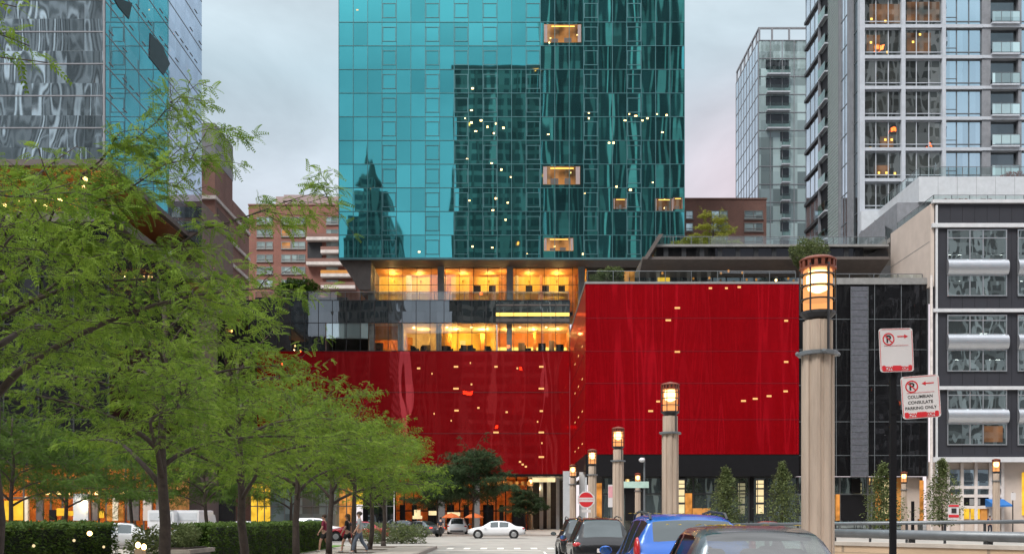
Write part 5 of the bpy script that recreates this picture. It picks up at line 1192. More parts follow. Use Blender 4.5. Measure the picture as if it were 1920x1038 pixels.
def person(label, loc, rz, top, bottom, hair, h=1.72, stride=.22, shorts=True, armL=.1, armR=-.1, shoe=(.3,.3,.3), long_hair=False):
    r = thing('person', label, 'person', (0,0,0)); k = h/1.72
    # figure walks towards +y
    s = stride
    hip, kn = .92, .50
    J = [((0,0,.95),(.15,.11)), ((0,.01,1.12),(.135,.095)), ((0,.01,1.33),(.165,.10)), ((0,0,1.45),(.10,.07)), ((0,.01,1.51),.052), ((0,.02,1.575),.075), ((0,.03,1.64),(.085,.10)), ((0,.02,1.70),.06)]
    E = [(0,1),(1,2),(2,3),(3,4),(4,5),(5,6),(6,7)]
    tips = []
    for sd, ph, ar in ((-1, 1, armL), (1, -1, armR)):
        n = len(J)
        ky = ph*s*.55+.05; fy = ph*s if ph > 0 else -s*1.15
        J += [((sd*.095,0,.88),.10), ((sd*.10,ky,.50),.062), ((sd*.10,fy*.98,.24),.052), ((sd*.10,fy,.09),.040), ((sd*.11,fy+.15,.035),(.045,.03))]
        E += [(0,n),(n,n+1),(n+1,n+2),(n+2,n+3),(n+3,n+4)]
        a = len(J)
        J += [((sd*.185,0,1.40),.062), ((sd*.235,-.02+ar*.5,1.14),.045), ((sd*.235,.05+ar*1.3,.93),.034), ((sd*.235,.08+ar*1.5,.85),(.022,.038))]
        E += [(2,a),(a,a+1),(a+1,a+2),(a+2,a+3)]
        tips.append((sd, J[-1][0]))
    body = skin_mesh('body', J, E, SKIN, r)
    # fingers: four unequal ones and a thumb on each hand, joined to the palm
    fm = MB()
    for sd, p in tips:
        for q, ln in enumerate((.060,.072,.066,.05)):
            y0 = p[1]-.028+q*.019; a = (p[0], y0, p[2]-.02); b = (p[0]-sd*.006, y0+.004, p[2]-.02-ln*.6); c = (p[0]-sd*.022, y0+.004, p[2]-.02-ln*1.0)
            fm.path([a,b,c],[.0095,.0085,.006],6)
        fm.path([(p[0]-sd*.008,p[1]+.028,p[2]+.012),(p[0]-sd*.020,p[1]+.05,p[2]-.015),(p[0]-sd*.024,p[1]+.054,p[2]-.042)],[.011,.0095,.007],6)
    fv = len(body.data.vertices)
    bmv = [tuple(v.co) for v in body.data.vertices]; bmf = [tuple(p.vertices) for p in body.data.polygons]
    me = bpy.data.meshes.new('body'); me.from_pydata(bmv+fm.v, [], bmf+[tuple(i+fv for i in f) for f in fm.f]); me.materials.append(SKIN)
    me.polygons.foreach_set('use_smooth', [True]*len(me.polygons)); body.data = me
    # nose, eyes, mouth, ears
    fb = MB(); fb.ball((0,.135,1.615),.014,.02,.022,6)
    for sd in (-1,1): fb.ball((sd*.088,.02,1.62),.014,.025,.032,6)
    fb.build('face_relief', SKIN, r, True)
    eb = MB()
    for sd in (-1,1): eb.ball((sd*.033,.118,1.64),.011,.008,.008,6)
    eb.box(-.024,.024,.112,.122,1.575,1.582); eb.build('eyes_and_mouth', M['black'], r)
    hb_ = MB(); hb_.ball((0,-.005,1.675),.105,.125,.095,12)
    if long_hair: hb_.ball((0,-.075,1.56),.09,.06,.15,10)
    hb_.build('hair', cloth('hair', hair), r, True)
    g = lambda i, e: (J[i][0], tuple(x+e for x in J[i][1]) if isinstance(J[i][1], tuple) else J[i][1]+e)
    T = [((0,0,.90),(.165,.125)), g(1,.022), g(2,.02), ((0,0,1.46),(.09,.065))]; TE = [(0,1),(1,2),(2,3)]
    for sd, a in ((-1, 13), (1, 22)):
        n = len(T); T += [g(a,.018), ((Vector(J[a][0]).lerp(Vector(J[a+1][0]), .85)),.055)]; TE += [(2,n),(n,n+1)]
    skin_mesh('top', [(tuple(p), q) for p, q in T], TE, top, r)
    B = [((0,0,.99),(.16,.12)), ((0,0,.93),(.16,.125))]; BE = [(0,1)]
    for sd, l in ((-1, 8), (1, 17)):
        n = len(B)
        if shorts: B += [g(l,.018), (tuple(Vector(J[l][0]).lerp(Vector(J[l+1][0]), .75)),.088)]; BE += [(1,n),(n,n+1)]
        else: B += [g(l,.018), g(l+1,.022), g(l+2,.018), (tuple(Vector(J[l+3][0])+Vector((0,0,.02))),.058)]; BE += [(1,n),(n,n+1),(n+1,n+2),(n+2,n+3)]
    skin_mesh('shorts' if shorts else 'trousers', B, BE, bottom, r)
    for l in (8, 17):
        p = J[l+3][0]; sh = MB(); sh.ball((p[0],p[1]+.06,.045),.052,.135,.045,10); sh.build('shoe', cloth('shoe', shoe), r, True)
    r.location = loc; r.rotation_euler = (0,0,rz); r.scale = (k,k,k)
    return r
PV = .14
person('person in a dark red top and shorts walking left beside the fifth tree trunk', (X(608,46),46,PV), R(85), cloth('red', (.20,.015,.05)), cloth('black', (.02,.02,.022)), (.05,.03,.02), 1.68, .2, True, shoe=(.6,.6,.6))
person('person all in black with bare legs walking near the middle tree trunk', (X(652,45),45,PV), R(80), cloth('black2', (.018,.018,.02)), cloth('black3', (.02,.02,.02)), (.10,.06,.03), 1.70, .24, True, long_hair=True)
person('person in a pale grey shirt and slate trousers walking behind a dark trunk', (X(674,44),44,PV), R(95), cloth('grey', (.36,.38,.40)), cloth('slate', (.10,.12,.16)), (.06,.045,.035), 1.80, .26, False)
person('person in dark clothes standing beside the white suv', (X(826,88),88,0), R(10), cloth('navy', (.03,.03,.045)), cloth('black4', (.02,.02,.02)), (.03,.02,.02), 1.75, .08, False)
person('person in navy standing by the yellow lit shop door', (X(1856,95),95,PV), R(170), cloth('navy2', (.015,.02,.08)), cloth('navy3', (.012,.014,.03)), (.03,.02,.02), 1.75, .05, False)

# ================================================================== plants
def frond_template(pairs=7, ll=.042, lw=.017, L_=.17):
    v, f = [], []
    for i in range(pairs):
        t = (i+.7)/pairs
        for s in (-1, 1):
            bx, bz = L_*t, -.35*L_*t*t
            a = .9-.25*t; l = ll*(1-.45*t*t)
            dx, dy = math.cos(a), s*math.sin(a)
            p0 = np.array((bx,0,bz)); tip = p0+np.array((dx*l,dy*l,-.25*l)); mid = p0+np.array((dx*l*.5,dy*l*.5,-.02*l)); n = np.array((-dy,dx,0))*lw*.5
            k = len(v); v += [p0, mid+n, tip, mid-n]; f.append((k,k+1,k+2,k+3))
    return np.array(v), np.array(f)
def leaf_template():
    v = np.array([(0,0,0),(.5,.32,.05),(1,0,-.12),(.5,-.32,.05)]); return v, np.array([(0,1,2,3)])
def scatter(tv, tf, pos, ang, pitch, roll, size):
    n = len(pos); ca, sa = np.cos(ang), np.sin(ang); cp, sp = np.cos(pitch), np.sin(pitch); cr, sr = np.cos(roll), np.sin(roll)
    R_ = np.zeros((n,3,3))
    fx = np.stack([ca*cp, sa*cp, sp], -1); sd = np.stack([-sa, ca, 0*ca], -1); up = np.cross(fx, sd)
    sy = sd*cr[:,None]+up*sr[:,None]; uz = np.cross(fx, sy)
    R_[:,:,0] = fx; R_[:,:,1] = sy; R_[:,:,2] = uz
    v = np.einsum('nij,kj->nki', R_, tv)*size[:,None,None]+pos[:,None,:]
    f = tf[None]+(np.arange(n)*len(tv))[:,None,None]
    return v.reshape(-1,3), f.reshape(-1, tf.shape[1])
def locust(label, seed, h=7.0, rad=3.7, fork=2.6, leafm='leaf', dens=1.0, group='honey locusts along the left pavement', shoots=4, longs=(), fs=1., nl=13):
    rg = random.Random(seed); nr = np.random.default_rng(seed)
    r = thing('locust_tree', label, 'tree', (0,0,0), group)
    wood = MB(); pos, ang = [], []
    # trunk and leader
    tp = []; x = y = 0.
    for i in range(9):
        z = h*.80*i/8; tp.append((x,y,z)); x += rg.gauss(0,.05); y += rg.gauss(0,.05)
    wood.path(tp, [.118*(1-.80*(i/8)**1.1)+.012 for i in range(9)], 9)
    wood.path([(tp[0][0],tp[0][1],-.05),(tp[0][0],tp[0][1],.12),(tp[0][0],tp[0][1],.3)], [.18,.14,.118], 9)
    def trunk_at(z):
        t = max(0, min(7.999, z/(h*.80)*8)); i = int(t); return Vector(tp[i]).lerp(Vector(tp[i+1]), t-i)
    def spray(p, a, ln, depth):
        """a flat twig with fronds on both sides"""
        n = max(3, int(ln/.17)); pts = [p]; q = p.copy(); aa = a; el = rg.gauss(.10,.28)
        for i in range(n):
            aa += rg.gauss(0,.14); el += rg.gauss(-.05,.08)
            q = q+Vector((math.cos(aa), math.sin(aa), el))*(ln/n); pts.append(q)
        wood.path(pts, [max(.004,.013*(ln/1.2)*(1-i/(n+.5))) for i in range(n+1)], 4)
        for i in range(1, n+1):
            for s in (-1, 1):
                if rg.random() < .9*dens:
                    pos.append(tuple(pts[i]+Vector((rg.gauss(0,.03),rg.gauss(0,.03),rg.gauss(0,.045))))); ang.append(aa+s*rg.uniform(.5,1.2))
            if depth and i > 0 and rg.random() < .85*dens:
                s = rg.choice((-1,1)); spray(pts[i], aa+s*rg.uniform(.6,1.1), ln*rg.uniform(.35,.6), depth-1)
        for _ in range(2): pos.append(tuple(pts[-1])); ang.append(aa+rg.gauss(0,.5))
    a0 = rg.random()*6.3
    for j in range(nl):
        t = j/(nl-1); z0 = fork-.15+(h*.74-fork)*t**1.1
        a = a0+j*2.39996+rg.gauss(0,.2)
        ln = rad*(1.08-.62*t)*rg.uniform(.88,1.12)
        p = trunk_at(z0); pts = [p]; el = rg.uniform(.6,1.15)*(1-.1*t); aa = a; n = 9
        for i in range(n):
            el = el*.80-.03; aa += rg.gauss(0,.09); p = p+Vector((math.cos(aa)*math.cos(el), math.sin(aa)*math.cos(el), math.sin(el)))*(ln/n); pts.append(p)
        r0 = .062*(1-.55*t)
        wood.path(pts, [max(.006, r0*(1-.88*i/n)) for i in range(n+1)], 6)
        for i in range(2, n+1):
            for s in (-1, 1):
                if rg.random() < .92: spray(pts[i], aa+s*rg.uniform(.5,1.25), rg.uniform(.6,1.25)*(1.15-.5*i/n)*(rad/3.7), 1)
        spray(pts[-1], aa, .7, 1)
    for j in range(shoots):
        a = rg.random()*6.3; p = trunk_at(h*.74)+Vector((0,0,-.3*j)); pts = [p]; el = 1.0
        for i in range(7): el *= .95; a += rg.gauss(0,.12); p = p+Vector((math.cos(a)*math.cos(el), math.sin(a)*math.cos(el), math.sin(el)))*(h*.27/7); pts.append(p)
        wood.path(pts, [.03*(1-.12*i) for i in range(8)], 5)
        for i in range(1, 8):
            if rg.random() < .8: spray(pts[i], a+rg.choice((-1,1))*rg.uniform(.5,1.3), rg.uniform(.3,.6), 0)
    for (a, z0, dx, dz) in longs:
        p = trunk_at(z0); pts = []
        for i in range(12):
            u = i/11; pts.append(p+Vector((math.cos(a)*dx*u, math.sin(a)*dx*u, dz*(u**.9)+.16*math.sin(5.*u))) + Vector((rg.gauss(0,.06),rg.gauss(0,.06),rg.gauss(0,.06))))
        wood.path(pts, [.026*(1-.075*i) for i in range(12)], 5)
        for i in range(3, 12):
            for _ in range(4):
                if rg.random() < .8: spray(pts[i]+Vector((0,0,.02)), a+rg.uniform(-1.5,1.5), rg.uniform(.3,.75), 1)
    wood.build('trunk', M['bark'], r, True)
    tv, tf = frond_template(); P = np.array(pos); n = len(P)
    v, f = scatter(tv, tf, P, np.array(ang), nr.normal(-.20,.48,n), nr.normal(0,.7,n), nr.uniform(.65,1.3,n)*fs)
    fast_mesh('crown', v, f, M[leafm], r)
    return r
def bush(name, label, cat, shape, n, size, leafm, stem=None, group=None, seed=1, gap=.25, core=True):
    """shape(rng, n) -> points; leaf faces spread through the volume on short twigs"""
    nr = np.random.default_rng(seed); r = thing(name, label, cat, (0,0,0), group)
    P, out = shape(nr, n); tv, tf = leaf_template(); k = len(P)
    ang = np.arctan2(out[:,1], out[:,0])+nr.normal(0,.7,k); pit = np.arcsin(np.clip(out[:,2],-.95,.95))*.5+nr.normal(0,.5,k)
    v, f = scatter(tv, tf, P, ang, pit, nr.normal(0,.6,k), nr.uniform(.7,1.4,k)*size)
    fast_mesh('foliage', v, f, M[leafm], r)
    if stem:
        b = MB(); stem(b, random.Random(seed)); b.build('stem', M['bark'], r)
    return r
def conical(h, w, z0):
    def s(nr, n):
        K = 70; t = (np.arange(K)+nr.random(K))/K; t = t**1.15; a = np.arange(K)*2.4+nr.normal(0,.4,K)
        rr = w*(1-t)**.85*np.minimum(1, (t+.06)*5)*nr.uniform(.45,1.05,K)
        C = np.stack([rr*np.cos(a), rr*np.sin(a), z0+t*(h-z0)], -1); q = nr.integers(0, K, n); sg = (.16+.30*(1-t[q]))[:,None]
        d = nr.normal(size=(n,3)); P = C[q]+d*sg*np.array((.75,.75,.8)); P[:,2] = np.maximum(P[:,2], z0*.8)
        u = t[q]; P = np.where((nr.random(n) < .3)[:,None], np.stack([P[:,0]*.4, P[:,1]*.4, P[:,2]], -1), P)
        o = P*np.array((1,1,0))+d*.3+np.array((0,0,.4)); return P, o/np.linalg.norm(o,axis=1)[:,None]
    return s
def cone_old(h, w, z0):
    def s(nr, n):
        t = nr.random(n)**1.25; lump = 1+.22*np.sin(t*23+nr.random()*6)*1
        a = nr.random(n)*2*np.pi; rr = w*(1-t)**.75*np.minimum(1, (t+.04)*6)*(.35+.65*nr.random(n)**.5)*lump*(1+.18*np.sin(3*a+t*9)); 
        P = np.stack([rr*np.cos(a), rr*np.sin(a), z0+t*(h-z0)], -1); o = np.stack([np.cos(a), np.sin(a), .35+0*a], -1); return P, o/np.linalg.norm(o,axis=1)[:,None]
    return s
def blob(parts):
    def s(nr, n):
        Ps, Os = [], []
        for (c, rx, ry, rz, w) in parts:
            k = int(n*w); d = nr.normal(size=(k,3)); d /= np.linalg.norm(d,axis=1)[:,None]
            q = d*(nr.random(k)[:,None]**.28)*(1+.15*np.sin(d[:,:1]*7+d[:,2:]*5)); Ps.append(q*np.array((rx,ry,rz))+np.array(c)); Os.append(d)
        return np.concatenate(Ps), np.concatenate(Os)
    return s
def hedge_shape(w, d, h):
    def s(nr, n):
        face = nr.choice(5, n, p=[.36,.30,.10,.12,.12]); u, v_ = nr.random(n), nr.random(n); dep = nr.random(n)**1.6*.16; z = np.zeros(n)
        P = np.zeros((n,3)); O = np.zeros((n,3)); bum = .05*np.sin(u*w*5)+.04*np.sin(v_*h*9+u*13)
        for i, (ax, sg) in enumerate(((1,-1),(2,1),(1,1),(0,-1),(0,1))):
            k = face == i; O[k,ax] = sg
            if ax == 1: P[k] = np.stack([u[k]*w-w/2, sg*(d/2-dep[k]+bum[k]), v_[k]*h], -1)
            elif ax == 2: P[k] = np.stack([u[k]*w-w/2, v_[k]*d-d/2, h-dep[k]*.6+bum[k]*.6], -1)
            else: P[k] = np.stack([sg*(w/2-dep[k]+bum[k]), u[k]*d-d/2, v_[k]*h], -1)
        return P, O
    return s
# three kinds of crown, the rest are copies
labs = ['honey locust whose dark trunk stands just inside the left edge','honey locust off the left edge whose branches hang into the top left corner',
 'honey locust with a trunk in front of the gap between the hedges','honey locust with a trunk in front of the long hedge, second trunk from the left',
 'honey locust with a trunk at the right half of the long hedge','honey locust with its trunk at the right end of the long hedge','honey locust with a thin dark trunk beside the grey shirted pedestrian',
 'honey locust with its trunk before the round hedge','last honey locust of the row, reaching nearest the dark pine like tree']
l1 = locust(labs[0], 11, 7.7, 3.9, 3.2, dens=.98, shoots=4, longs=((R(-20),4.4,2.45,3.1),(R(-16),4.2,4.5,2.1),(R(-35),4.4,3.4,2.2))); l2 = locust(labs[2], 23, 7.4, 4.0, 2.3, dens=.92, shoots=5); l3 = locust(labs[3], 37, 7.2, 3.8, 2.2, dens=.90)
l1.location = (-7.12,13.8,.14); l1.rotation_euler = (0,0,R(20))
l2.location = (-7.1,20.1,.14); l3.location = (-7.1,26.5,.14)
for src, y, lab, rz, sc in ((l1,7.4,labs[1],165,1.2),(l2,32.8,labs[4],140,1.),(l3,38.6,labs[5],75,1.),(l1,44.6,labs[6],250,.95),(l2,49.6,labs[7],40,.98),(l3,55.0,labs[8],190,.98)):
    dup(src, (-7.1 if y > 10 else -8.4, y, .14), lab, R(rz), sc)
dk = locust('dark green spreading tree behind the left hedge, nearest the amber shops', 51, 8.4, 5.0, 2.3, 'leaf_dark', 1.0, 'dark trees before the shop fronts', 0, fs=1.4)
dk.location = (X(120,58),58,.12)
for (px, y, rz, lab, sc) in ((20,50,40,'dark green tree at the left edge behind the left hedge',1.),(250,66,100,'dark green tree between the amber shops and the white vans',1.),(390,64,160,'dark green tree over the white vans and the planter',1.05),(545,70,220,'dark green tree over the middle of the long hedge',1.0)):
    dup(dk, (X(px,y), y, .12), lab, R(rz), sc)
pn = locust('dark layered tree in front of the deep red wall', 77, 10.2, 4.0, 3.0, 'leaf_blue', 1.0, 'dark layered trees', 2, fs=2.1, nl=22)
pn.location = (X(884,90),93.5,.14)
dup(pn, (X(985,118),118,.14), 'small dark tree by the court entrance left of the farthest lamp', R(130), .62)
dup(pn, (X(822,100),99,.14), 'dark tree half hidden behind the end of the locust row', R(60), .85)
# hedges
def hedge(label, x0, y0, x1, y1, d, h, n, seed):
    a, b = Vector((x0,y0,0)), Vector((x1,y1,0)); w = (b-a).length
    r = bush('hedge', label, 'hedge', hedge_shape(w, d, h), n, .075, 'leaf_hedge', None, None, seed)
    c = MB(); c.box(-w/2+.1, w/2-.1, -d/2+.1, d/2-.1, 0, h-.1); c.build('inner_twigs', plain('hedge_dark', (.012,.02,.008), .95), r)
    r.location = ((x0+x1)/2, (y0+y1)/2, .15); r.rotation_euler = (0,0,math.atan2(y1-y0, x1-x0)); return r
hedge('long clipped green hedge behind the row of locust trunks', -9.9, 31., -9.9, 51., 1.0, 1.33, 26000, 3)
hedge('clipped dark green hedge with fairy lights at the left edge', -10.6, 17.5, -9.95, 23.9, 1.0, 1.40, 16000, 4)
b_ = MB(); rgl = random.Random(3)
rh = bush('round_hedge', 'low rounded bright green hedge right of the pedestrians', 'hedge', blob((((0,0,.55),1.9,1.1,.75,.6),((1.6,0,.5),1.3,1.,.68,.4))), 7000, .10, 'leaf_olive', None, None, 8)
rh.location = (X(722,66),66,.1)
fl_ = thing('fairy_lights', 'few warm fairy lights glowing on the left hedge', 'lights', (-10,20,.3))
for (px, py, y) in ((172,999,20.2),(68,1022,18.6),(143,1012,19.6),(198,1024,22.)):
    b = MB(); xx = -9.62-(.45*(23.9-y)/6.4)*.9; b.ball((X(px,y),y-.1,Z(py,y)),.03 if px != 172 else .055,.03,.03 if px != 172 else .05,8); b.build('bulb', M['lit_cream'] if px != 172 else M['warm_light'], fl_, True)
# planter with dark timber in the gap between hedges
pl_ = thing('planter', 'dark square planter with blue grey side between the two hedges', 'planter', (-8.9,27.2,.14))
b = MB(); b.box(-9.7,-8.6,26.4,28.4,.15,.75); b.build('planter_box', M['dark_metal'], pl_)
b = MB(); b.box(-9.8,-8.5,26.3,28.5,.75,.86); b.build('planter_rim', M['kerb'], pl_)
b = MB(); b.box(-9.62,-8.68,26.48,28.32,.862,.90); b.build('soil', M['bark'], pl_)
sh = bush('shrub', 'low brownish shrub growing in the dark planter', 'shrub', blob((((0,0,.3),.5,.85,.34,1),)), 2500, .07, 'leaf_olive', None, None, 12); sh.location = (-9.15,27.4,.9)
bl = thing('garden_light', 'small garden light glowing on a post in the hedge gap', 'garden light', (X(263,22),22,.16))
b = MB(); x = X(263,22); b.box(x-.09,x+.09,21.9,22.1,.16,1.0); b.build('post', M['tan'], bl)
b = MB(); b.ball((x-.05,22,1.1),.06,.06,.07,8); b.ball((x+.08,22,1.06),.06,.06,.07,8); b.build('bulb', M['warm_light'], bl, True)
gs = bush('shrub', 'bright green and yellow shrub behind the garden light', 'shrub', blob((((0,0,.7),.45,.4,.65,1),)), 2600, .07, 'leaf_olive', None, None, 15); gs.location = (X(275,23),23,.16)
rs = bush('shrub', 'small reddish shrub on the lawn by the left hedge end', 'shrub', blob((((0,0,.25),.5,.35,.28,1),)), 1200, .06, 'leaf_red', None, None, 16); rs.location = (X(206,24),24.3,.17)
# small conical trees along the far pavement
cs = lambda b, rg: b.path([(0,0,0),(.02,0,1.),(0,.03,3.)],[.09,.07,.03],7)
ct = bush('conical_tree', 'small conical tree between the blue suv and a lit pylon', 'tree', conical(6.1,2.3,.8), 5200, .18, 'leaf_olive', cs, 'small conical trees along the far pavement', 21)
ct.location = (X(1360,92.8),92.8,.14)
ct2 = bush('conical_tree', 'small conical tree right of a lit pylon, next to the nearest column', 'tree', conical(6.6,2.1,1.1), 4300, .18, 'leaf_olive', cs, 'small conical trees along the far pavement', 29)
ct2.location = (X(1467,92.8),92.8,.14); ct2.rotation_euler = (0,0,1.2)
for (px, lab, rz, sc, y) in ((1467,'small conical tree right of a lit pylon, next to the nearest column',70,1.08,92.8),(1656,'small conical tree behind the sign post',200,1.06,92.8),(1767,'small conical tree left of the charcoal building windows, beside the downpipe',130,1.04,92.8)):
    dup(ct if px == 1656 else ct2, (X(px,y),y,.14), lab, R(rz), sc) if px != 1467 else None
tb = thing('tub', 'round pinkish tub at the foot of a small conical tree', 'plant tub', (X(1467,92),91.6,.14))
# roof and terrace plants
def stems(b, rg):
    for i in range(5): a = rg.random()*6.3; b.path([(0,0,-.3),(.3*math.cos(a),.3*math.sin(a),.5),(.9*math.cos(a),.9*math.sin(a),1.2)],[.05,.04,.02],5)
q = bush('roof_shrub', 'dark green rounded shrub on the terrace left of the turquoise tower', 'shrub', blob((((0,0,1.4),2.4,1.2,1.3,.5),((-1.4,0,1.1),1.5,1.1,1.,.25),((1.4,0,1.0),1.7,1.1,1.,.25))), 9000, .20, 'leaf_dark', stems, None, 31); q.location = (X(559,PY+3.3),PY+3.3,zD1+.8)
q = bush('roof_shrub', 'bright green feathery shrub at the left corner of the red box roof', 'shrub', blob((((0,0,1.2),1.6,1.0,1.1,.6),((.6,0,1.9),1.1,.8,.7,.4))), 5000, .17, 'leaf_olive', stems, None, 32); q.location = (X(1137,BY+2.5),BY+2.5,bz1-.3)
q = bush('roof_shrub', 'big rounded green shrub on the roof behind the nearest lantern', 'shrub', blob((((0,0,2.2),1.9,1.4,1.7,.7),((.5,0,1.1),1.5,1.2,1.,.3))), 7000, .18, 'leaf_olive', stems, None, 33); q.location = (X(1516,BY+3),BY+3,bz1+1.5)
q = bush('roof_shrub', 'wide pale olive shrub behind the pavilion railing', 'shrub', blob((((0,0,.7),2.6,.9,.75,1),)), 4500, .16, 'leaf_yellow', None, None, 34); q.location = (X(1305,VY+4),VY+4,zc2+.5)
ry = locust('thin yellow green tree on the pavilion roof before the brown brick block', 91, 5.8, 2.5, 1.0, 'leaf_yellow', .8, 'roof trees', 3, fs=1.6); ry.location = (X(1335,VY+5),VY+5,zc2+.25)
for i, (px, lab) in enumerate(((1778,'reddish planting behind the roof rail, left clump'),(1806,'reddish planting behind the roof rail, middle clump'),(1848,'reddish planting behind the roof rail, right clump'))):
    q = bush('roof_planting', lab, 'shrub', blob((((0,0,.45),.95,.5,.5,1),)), 1200, .13, 'leaf_red', None, 'red planting on the charcoal roof', 40+i); q.location = (X(px,CY+1.6),CY+1.6,cz1-.05)
q = bush('roof_planting', 'dark red plants on the white terrace at the right edge', 'shrub', blob((((0,0,.5),1.3,.5,.7,1),)), 1800, .13, 'leaf_red', None, None, 45); q.location = (X(1900,QY+1.4),QY+1.4,qz1-.2)
# orange parasols by the restaurant
par = thing('parasol', 'orange parasol left of the white suv by the restaurant', 'parasol', (0,0,0), 'orange parasols by the restaurant')
b = MB(); b.lathe([(1.5,2.1),(1.48,2.2),(.8,2.62),(.05,2.85)], k=8); b.build('canopy', plain('orange_cloth', (.55,.13,.03), .8), par)
b = MB(); b.tube((0,0,0),(0,0,2.9),.03); b.build('pole', M['dark_metal'], par); b = MB(); b.lathe([(.3,0),(.3,.08),(.05,.12)], k=10); b.build('foot', M['dark_metal'], par)
par.location = (X(846,112),112,.14); par.scale = (.74,)*3; dup(par, (X(889,114),114,.14), 'orange parasol right of the white suv by the restaurant', R(20), .74)
# lounge furniture seen through the lit windows
ch = thing('lounge_chair', 'dark chair with plants behind the lit podium windows', 'chair', (0,0,0), 'dark chairs behind the lit podium windows')
b = MB(); b.box(-.4,.4,-.4,.4,.2,.5); b.build('seat', M['black'], ch); b = MB(); b.box(-.4,.4,.28,.42,.5,1.1); b.build('backrest', M['black'], ch)
for s in (-1,1):
    b = MB(); b.box(s*.36-.05,s*.36+.05,-.4,.3,.5,.72); b.build('armrest', M['black'], ch)
    for yy in (-.34,.34): b = MB(); b.tube((s*.34,yy,0),(s*.34,yy,.2),.03); b.build('leg', M['black'], ch)
ch.location = (X(830,PY+2),PY+2,zR1)
for px, rz in ((842,30),(868,200),(884,150),(915,10),(778,60),(794,0),(990,90),(1016,180),(1050,0)): dup(ch, (X(px,PY+2.2),PY+2.2,zR1), None, R(rz), 1. if px < 1000 else 1.2)
b_ = None
st_ = thing('bar_stool', 'dark stool in front of the upper lounge counter', 'stool', (0,0,0), 'dark stools at the upper lounge counter')
b = MB(); b.tube((0,0,.75),(0,0,.85),.24,k=10); b.build('seat', M['black'], st_); b = MB(); b.tube((0,0,.03),(0,0,.75),.04); b.tube((0,0,0),(0,0,.03),.22); b.build('leg', M['black'], st_); b = MB(); b.box(-.24,.24,.2,.25,.85,1.2); b.build('backrest', M['black'], st_)
st_.location = (X(970,UY+3),UY+3,zD1+.03)
for px in (996, 1022, 1046, 1070): dup(st_, (X(px,UY+3),UY+3,zD1+.03), None, R(px), 1.15)
bpy.data.objects.remove(tb)
# ================================================================== sky, light, camera
w = bpy.data.worlds.new('World'); SC.world = w; w.use_nodes = True
t = w.node_tree; t.nodes.clear()
out = N(t, 'ShaderNodeOutputWorld'); bg = N(t, 'ShaderNodeBackground'); bg.inputs[1].default_value = .1; L(t, bg.outputs[0], out.inputs[0])
SUN_EL, SUN_AZ = R(52), R(215)           # azimuth clockwise from +Y: behind the camera and to the left
sky = N(t, 'ShaderNodeTexSky'); sky.sky_type = 'NISHITA'; sky.sun_disc = False; sky.sun_elevation = SUN_EL; sky.sun_rotation = SUN_AZ
tc = N(t, 'ShaderNodeTexCoord'); sp = N(t, 'ShaderNodeSeparateXYZ'); L(t, tc.outputs['Generated'], sp.inputs[0])
mp = N(t, 'ShaderNodeMapping'); mp.inputs['Scale'].default_value = (1.,1.,2.6); L(t, tc.outputs['Generated'], mp.inputs[0])
n = N(t, 'ShaderNodeTexNoise'); n.inputs['Scale'].default_value = 3.2; n.inputs['Detail'].default_value = 7; n.inputs['Roughness'].default_value = .55; n.inputs['Distortion'].default_value = .4; L(t, mp.outputs[0], n.inputs['Vector'])
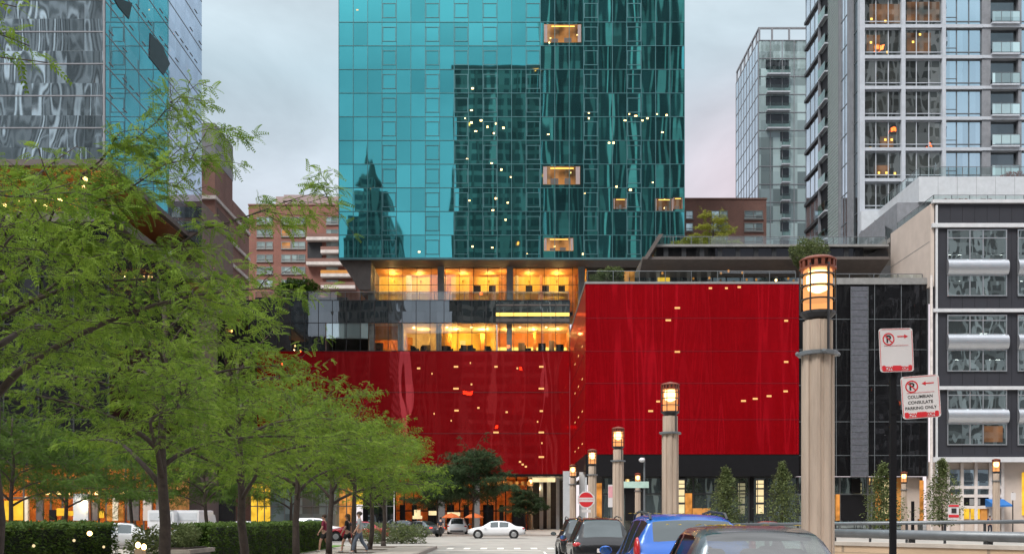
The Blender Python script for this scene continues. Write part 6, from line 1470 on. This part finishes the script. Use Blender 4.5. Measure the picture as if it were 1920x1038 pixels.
# cloud deck: pinkish white low down, blue grey higher, bright overhead
cr = N(t, 'ShaderNodeValToRGB'); L(t, sp.outputs[2], cr.inputs[0]); e = cr.color_ramp.elements
e[0].position = 0.; e[0].color = (.74,.665,.69,1); e[1].position = 1.; e[1].color = (1.45,1.47,1.5,1)
for p, c in ((.12,(.68,.62,.655,1)),(.22,(.50,.53,.575,1)),(.30,(.46,.50,.545,1)),(.40,(.385,.475,.52,1)),(.52,(.6,.68,.72,1)),(.72,(1.2,1.23,1.26,1))):
    q = e.new(p); q.color = c
mr = N(t, 'ShaderNodeMapRange'); mr.inputs['From Min'].default_value = .3; mr.inputs['From Max'].default_value = .7; mr.inputs['To Min'].default_value = (.76)*8.6; mr.inputs['To Max'].default_value = 1.2*8.6; L(t, n.outputs['Fac'], mr.inputs['Value'])
def ramp(src, a0, a1):
    q_ = N(t, 'ShaderNodeMapRange', interpolation_type='SMOOTHSTEP'); q_.inputs['From Min'].default_value = a0; q_.inputs['From Max'].default_value = a1; L(t, src, q_.inputs['Value']); return q_.outputs[0]
# the last warm light low in the sky to the right
pk = MATH(t, 'MULTIPLY', MATH(t, 'MULTIPLY', ramp(sp.outputs[0], .04, .24), ramp(sp.outputs[2], .45, .30)), ramp(sp.outputs[1], .2, .6))
pm_ = N(t, 'ShaderNodeMix', data_type='RGBA'); L(t, MATH(t, 'MULTIPLY', pk, .85), pm_.inputs[0]); L(t, cr.outputs[0], pm_.inputs[6]); pm_.inputs[7].default_value = (.66,.545,.58,1)
sc_ = N(t, 'ShaderNodeVectorMath', operation='SCALE'); L(t, pm_.outputs[2], sc_.inputs[0]); L(t, mr.outputs[0], sc_.inputs['Scale'])
mx = N(t, 'ShaderNodeMix', data_type='RGBA'); mx.inputs[0].default_value = .9; L(t, sky.outputs[0], mx.inputs[6]); L(t, sc_.outputs[0], mx.inputs[7]); L(t, mx.outputs[2], bg.inputs[0])
sl = bpy.data.lights.new('sun', 'SUN'); sl.energy = 2.2; sl.angle = R(24); sl.color = (1,.95,.88)
so = bpy.data.objects.new('sun', sl); COL.objects.link(so)
dv = Vector((math.sin(SUN_AZ)*math.cos(SUN_EL), math.cos(SUN_AZ)*math.cos(SUN_EL), math.sin(SUN_EL)))
so.rotation_euler = (-dv).to_track_quat('-Z', 'Y').to_euler()
cam = bpy.data.cameras.new('camera'); co = bpy.data.objects.new('camera', cam); COL.objects.link(co)
co.location = (0,0,CZ); co.rotation_euler = (math.pi/2,0,0)
cam.sensor_width = 36; cam.lens = F/1920*36; cam.shift_y = (HZ-519)/1920; cam.clip_end = 3000; cam.clip_start = .1
SC.camera = co
SC.view_settings.view_transform = 'Standard'; SC.view_settings.look = 'None'; SC.view_settings.exposure = .8; SC.view_settings.gamma = 1
cy = SC.cycles; cy.use_denoising = True; cy.max_bounces = 8; cy.glossy_bounces = 5; cy.transparent_max_bounces = 24; cy.sample_clamp_indirect = 6; cy.caustics_reflective = False; cy.caustics_refractive = False
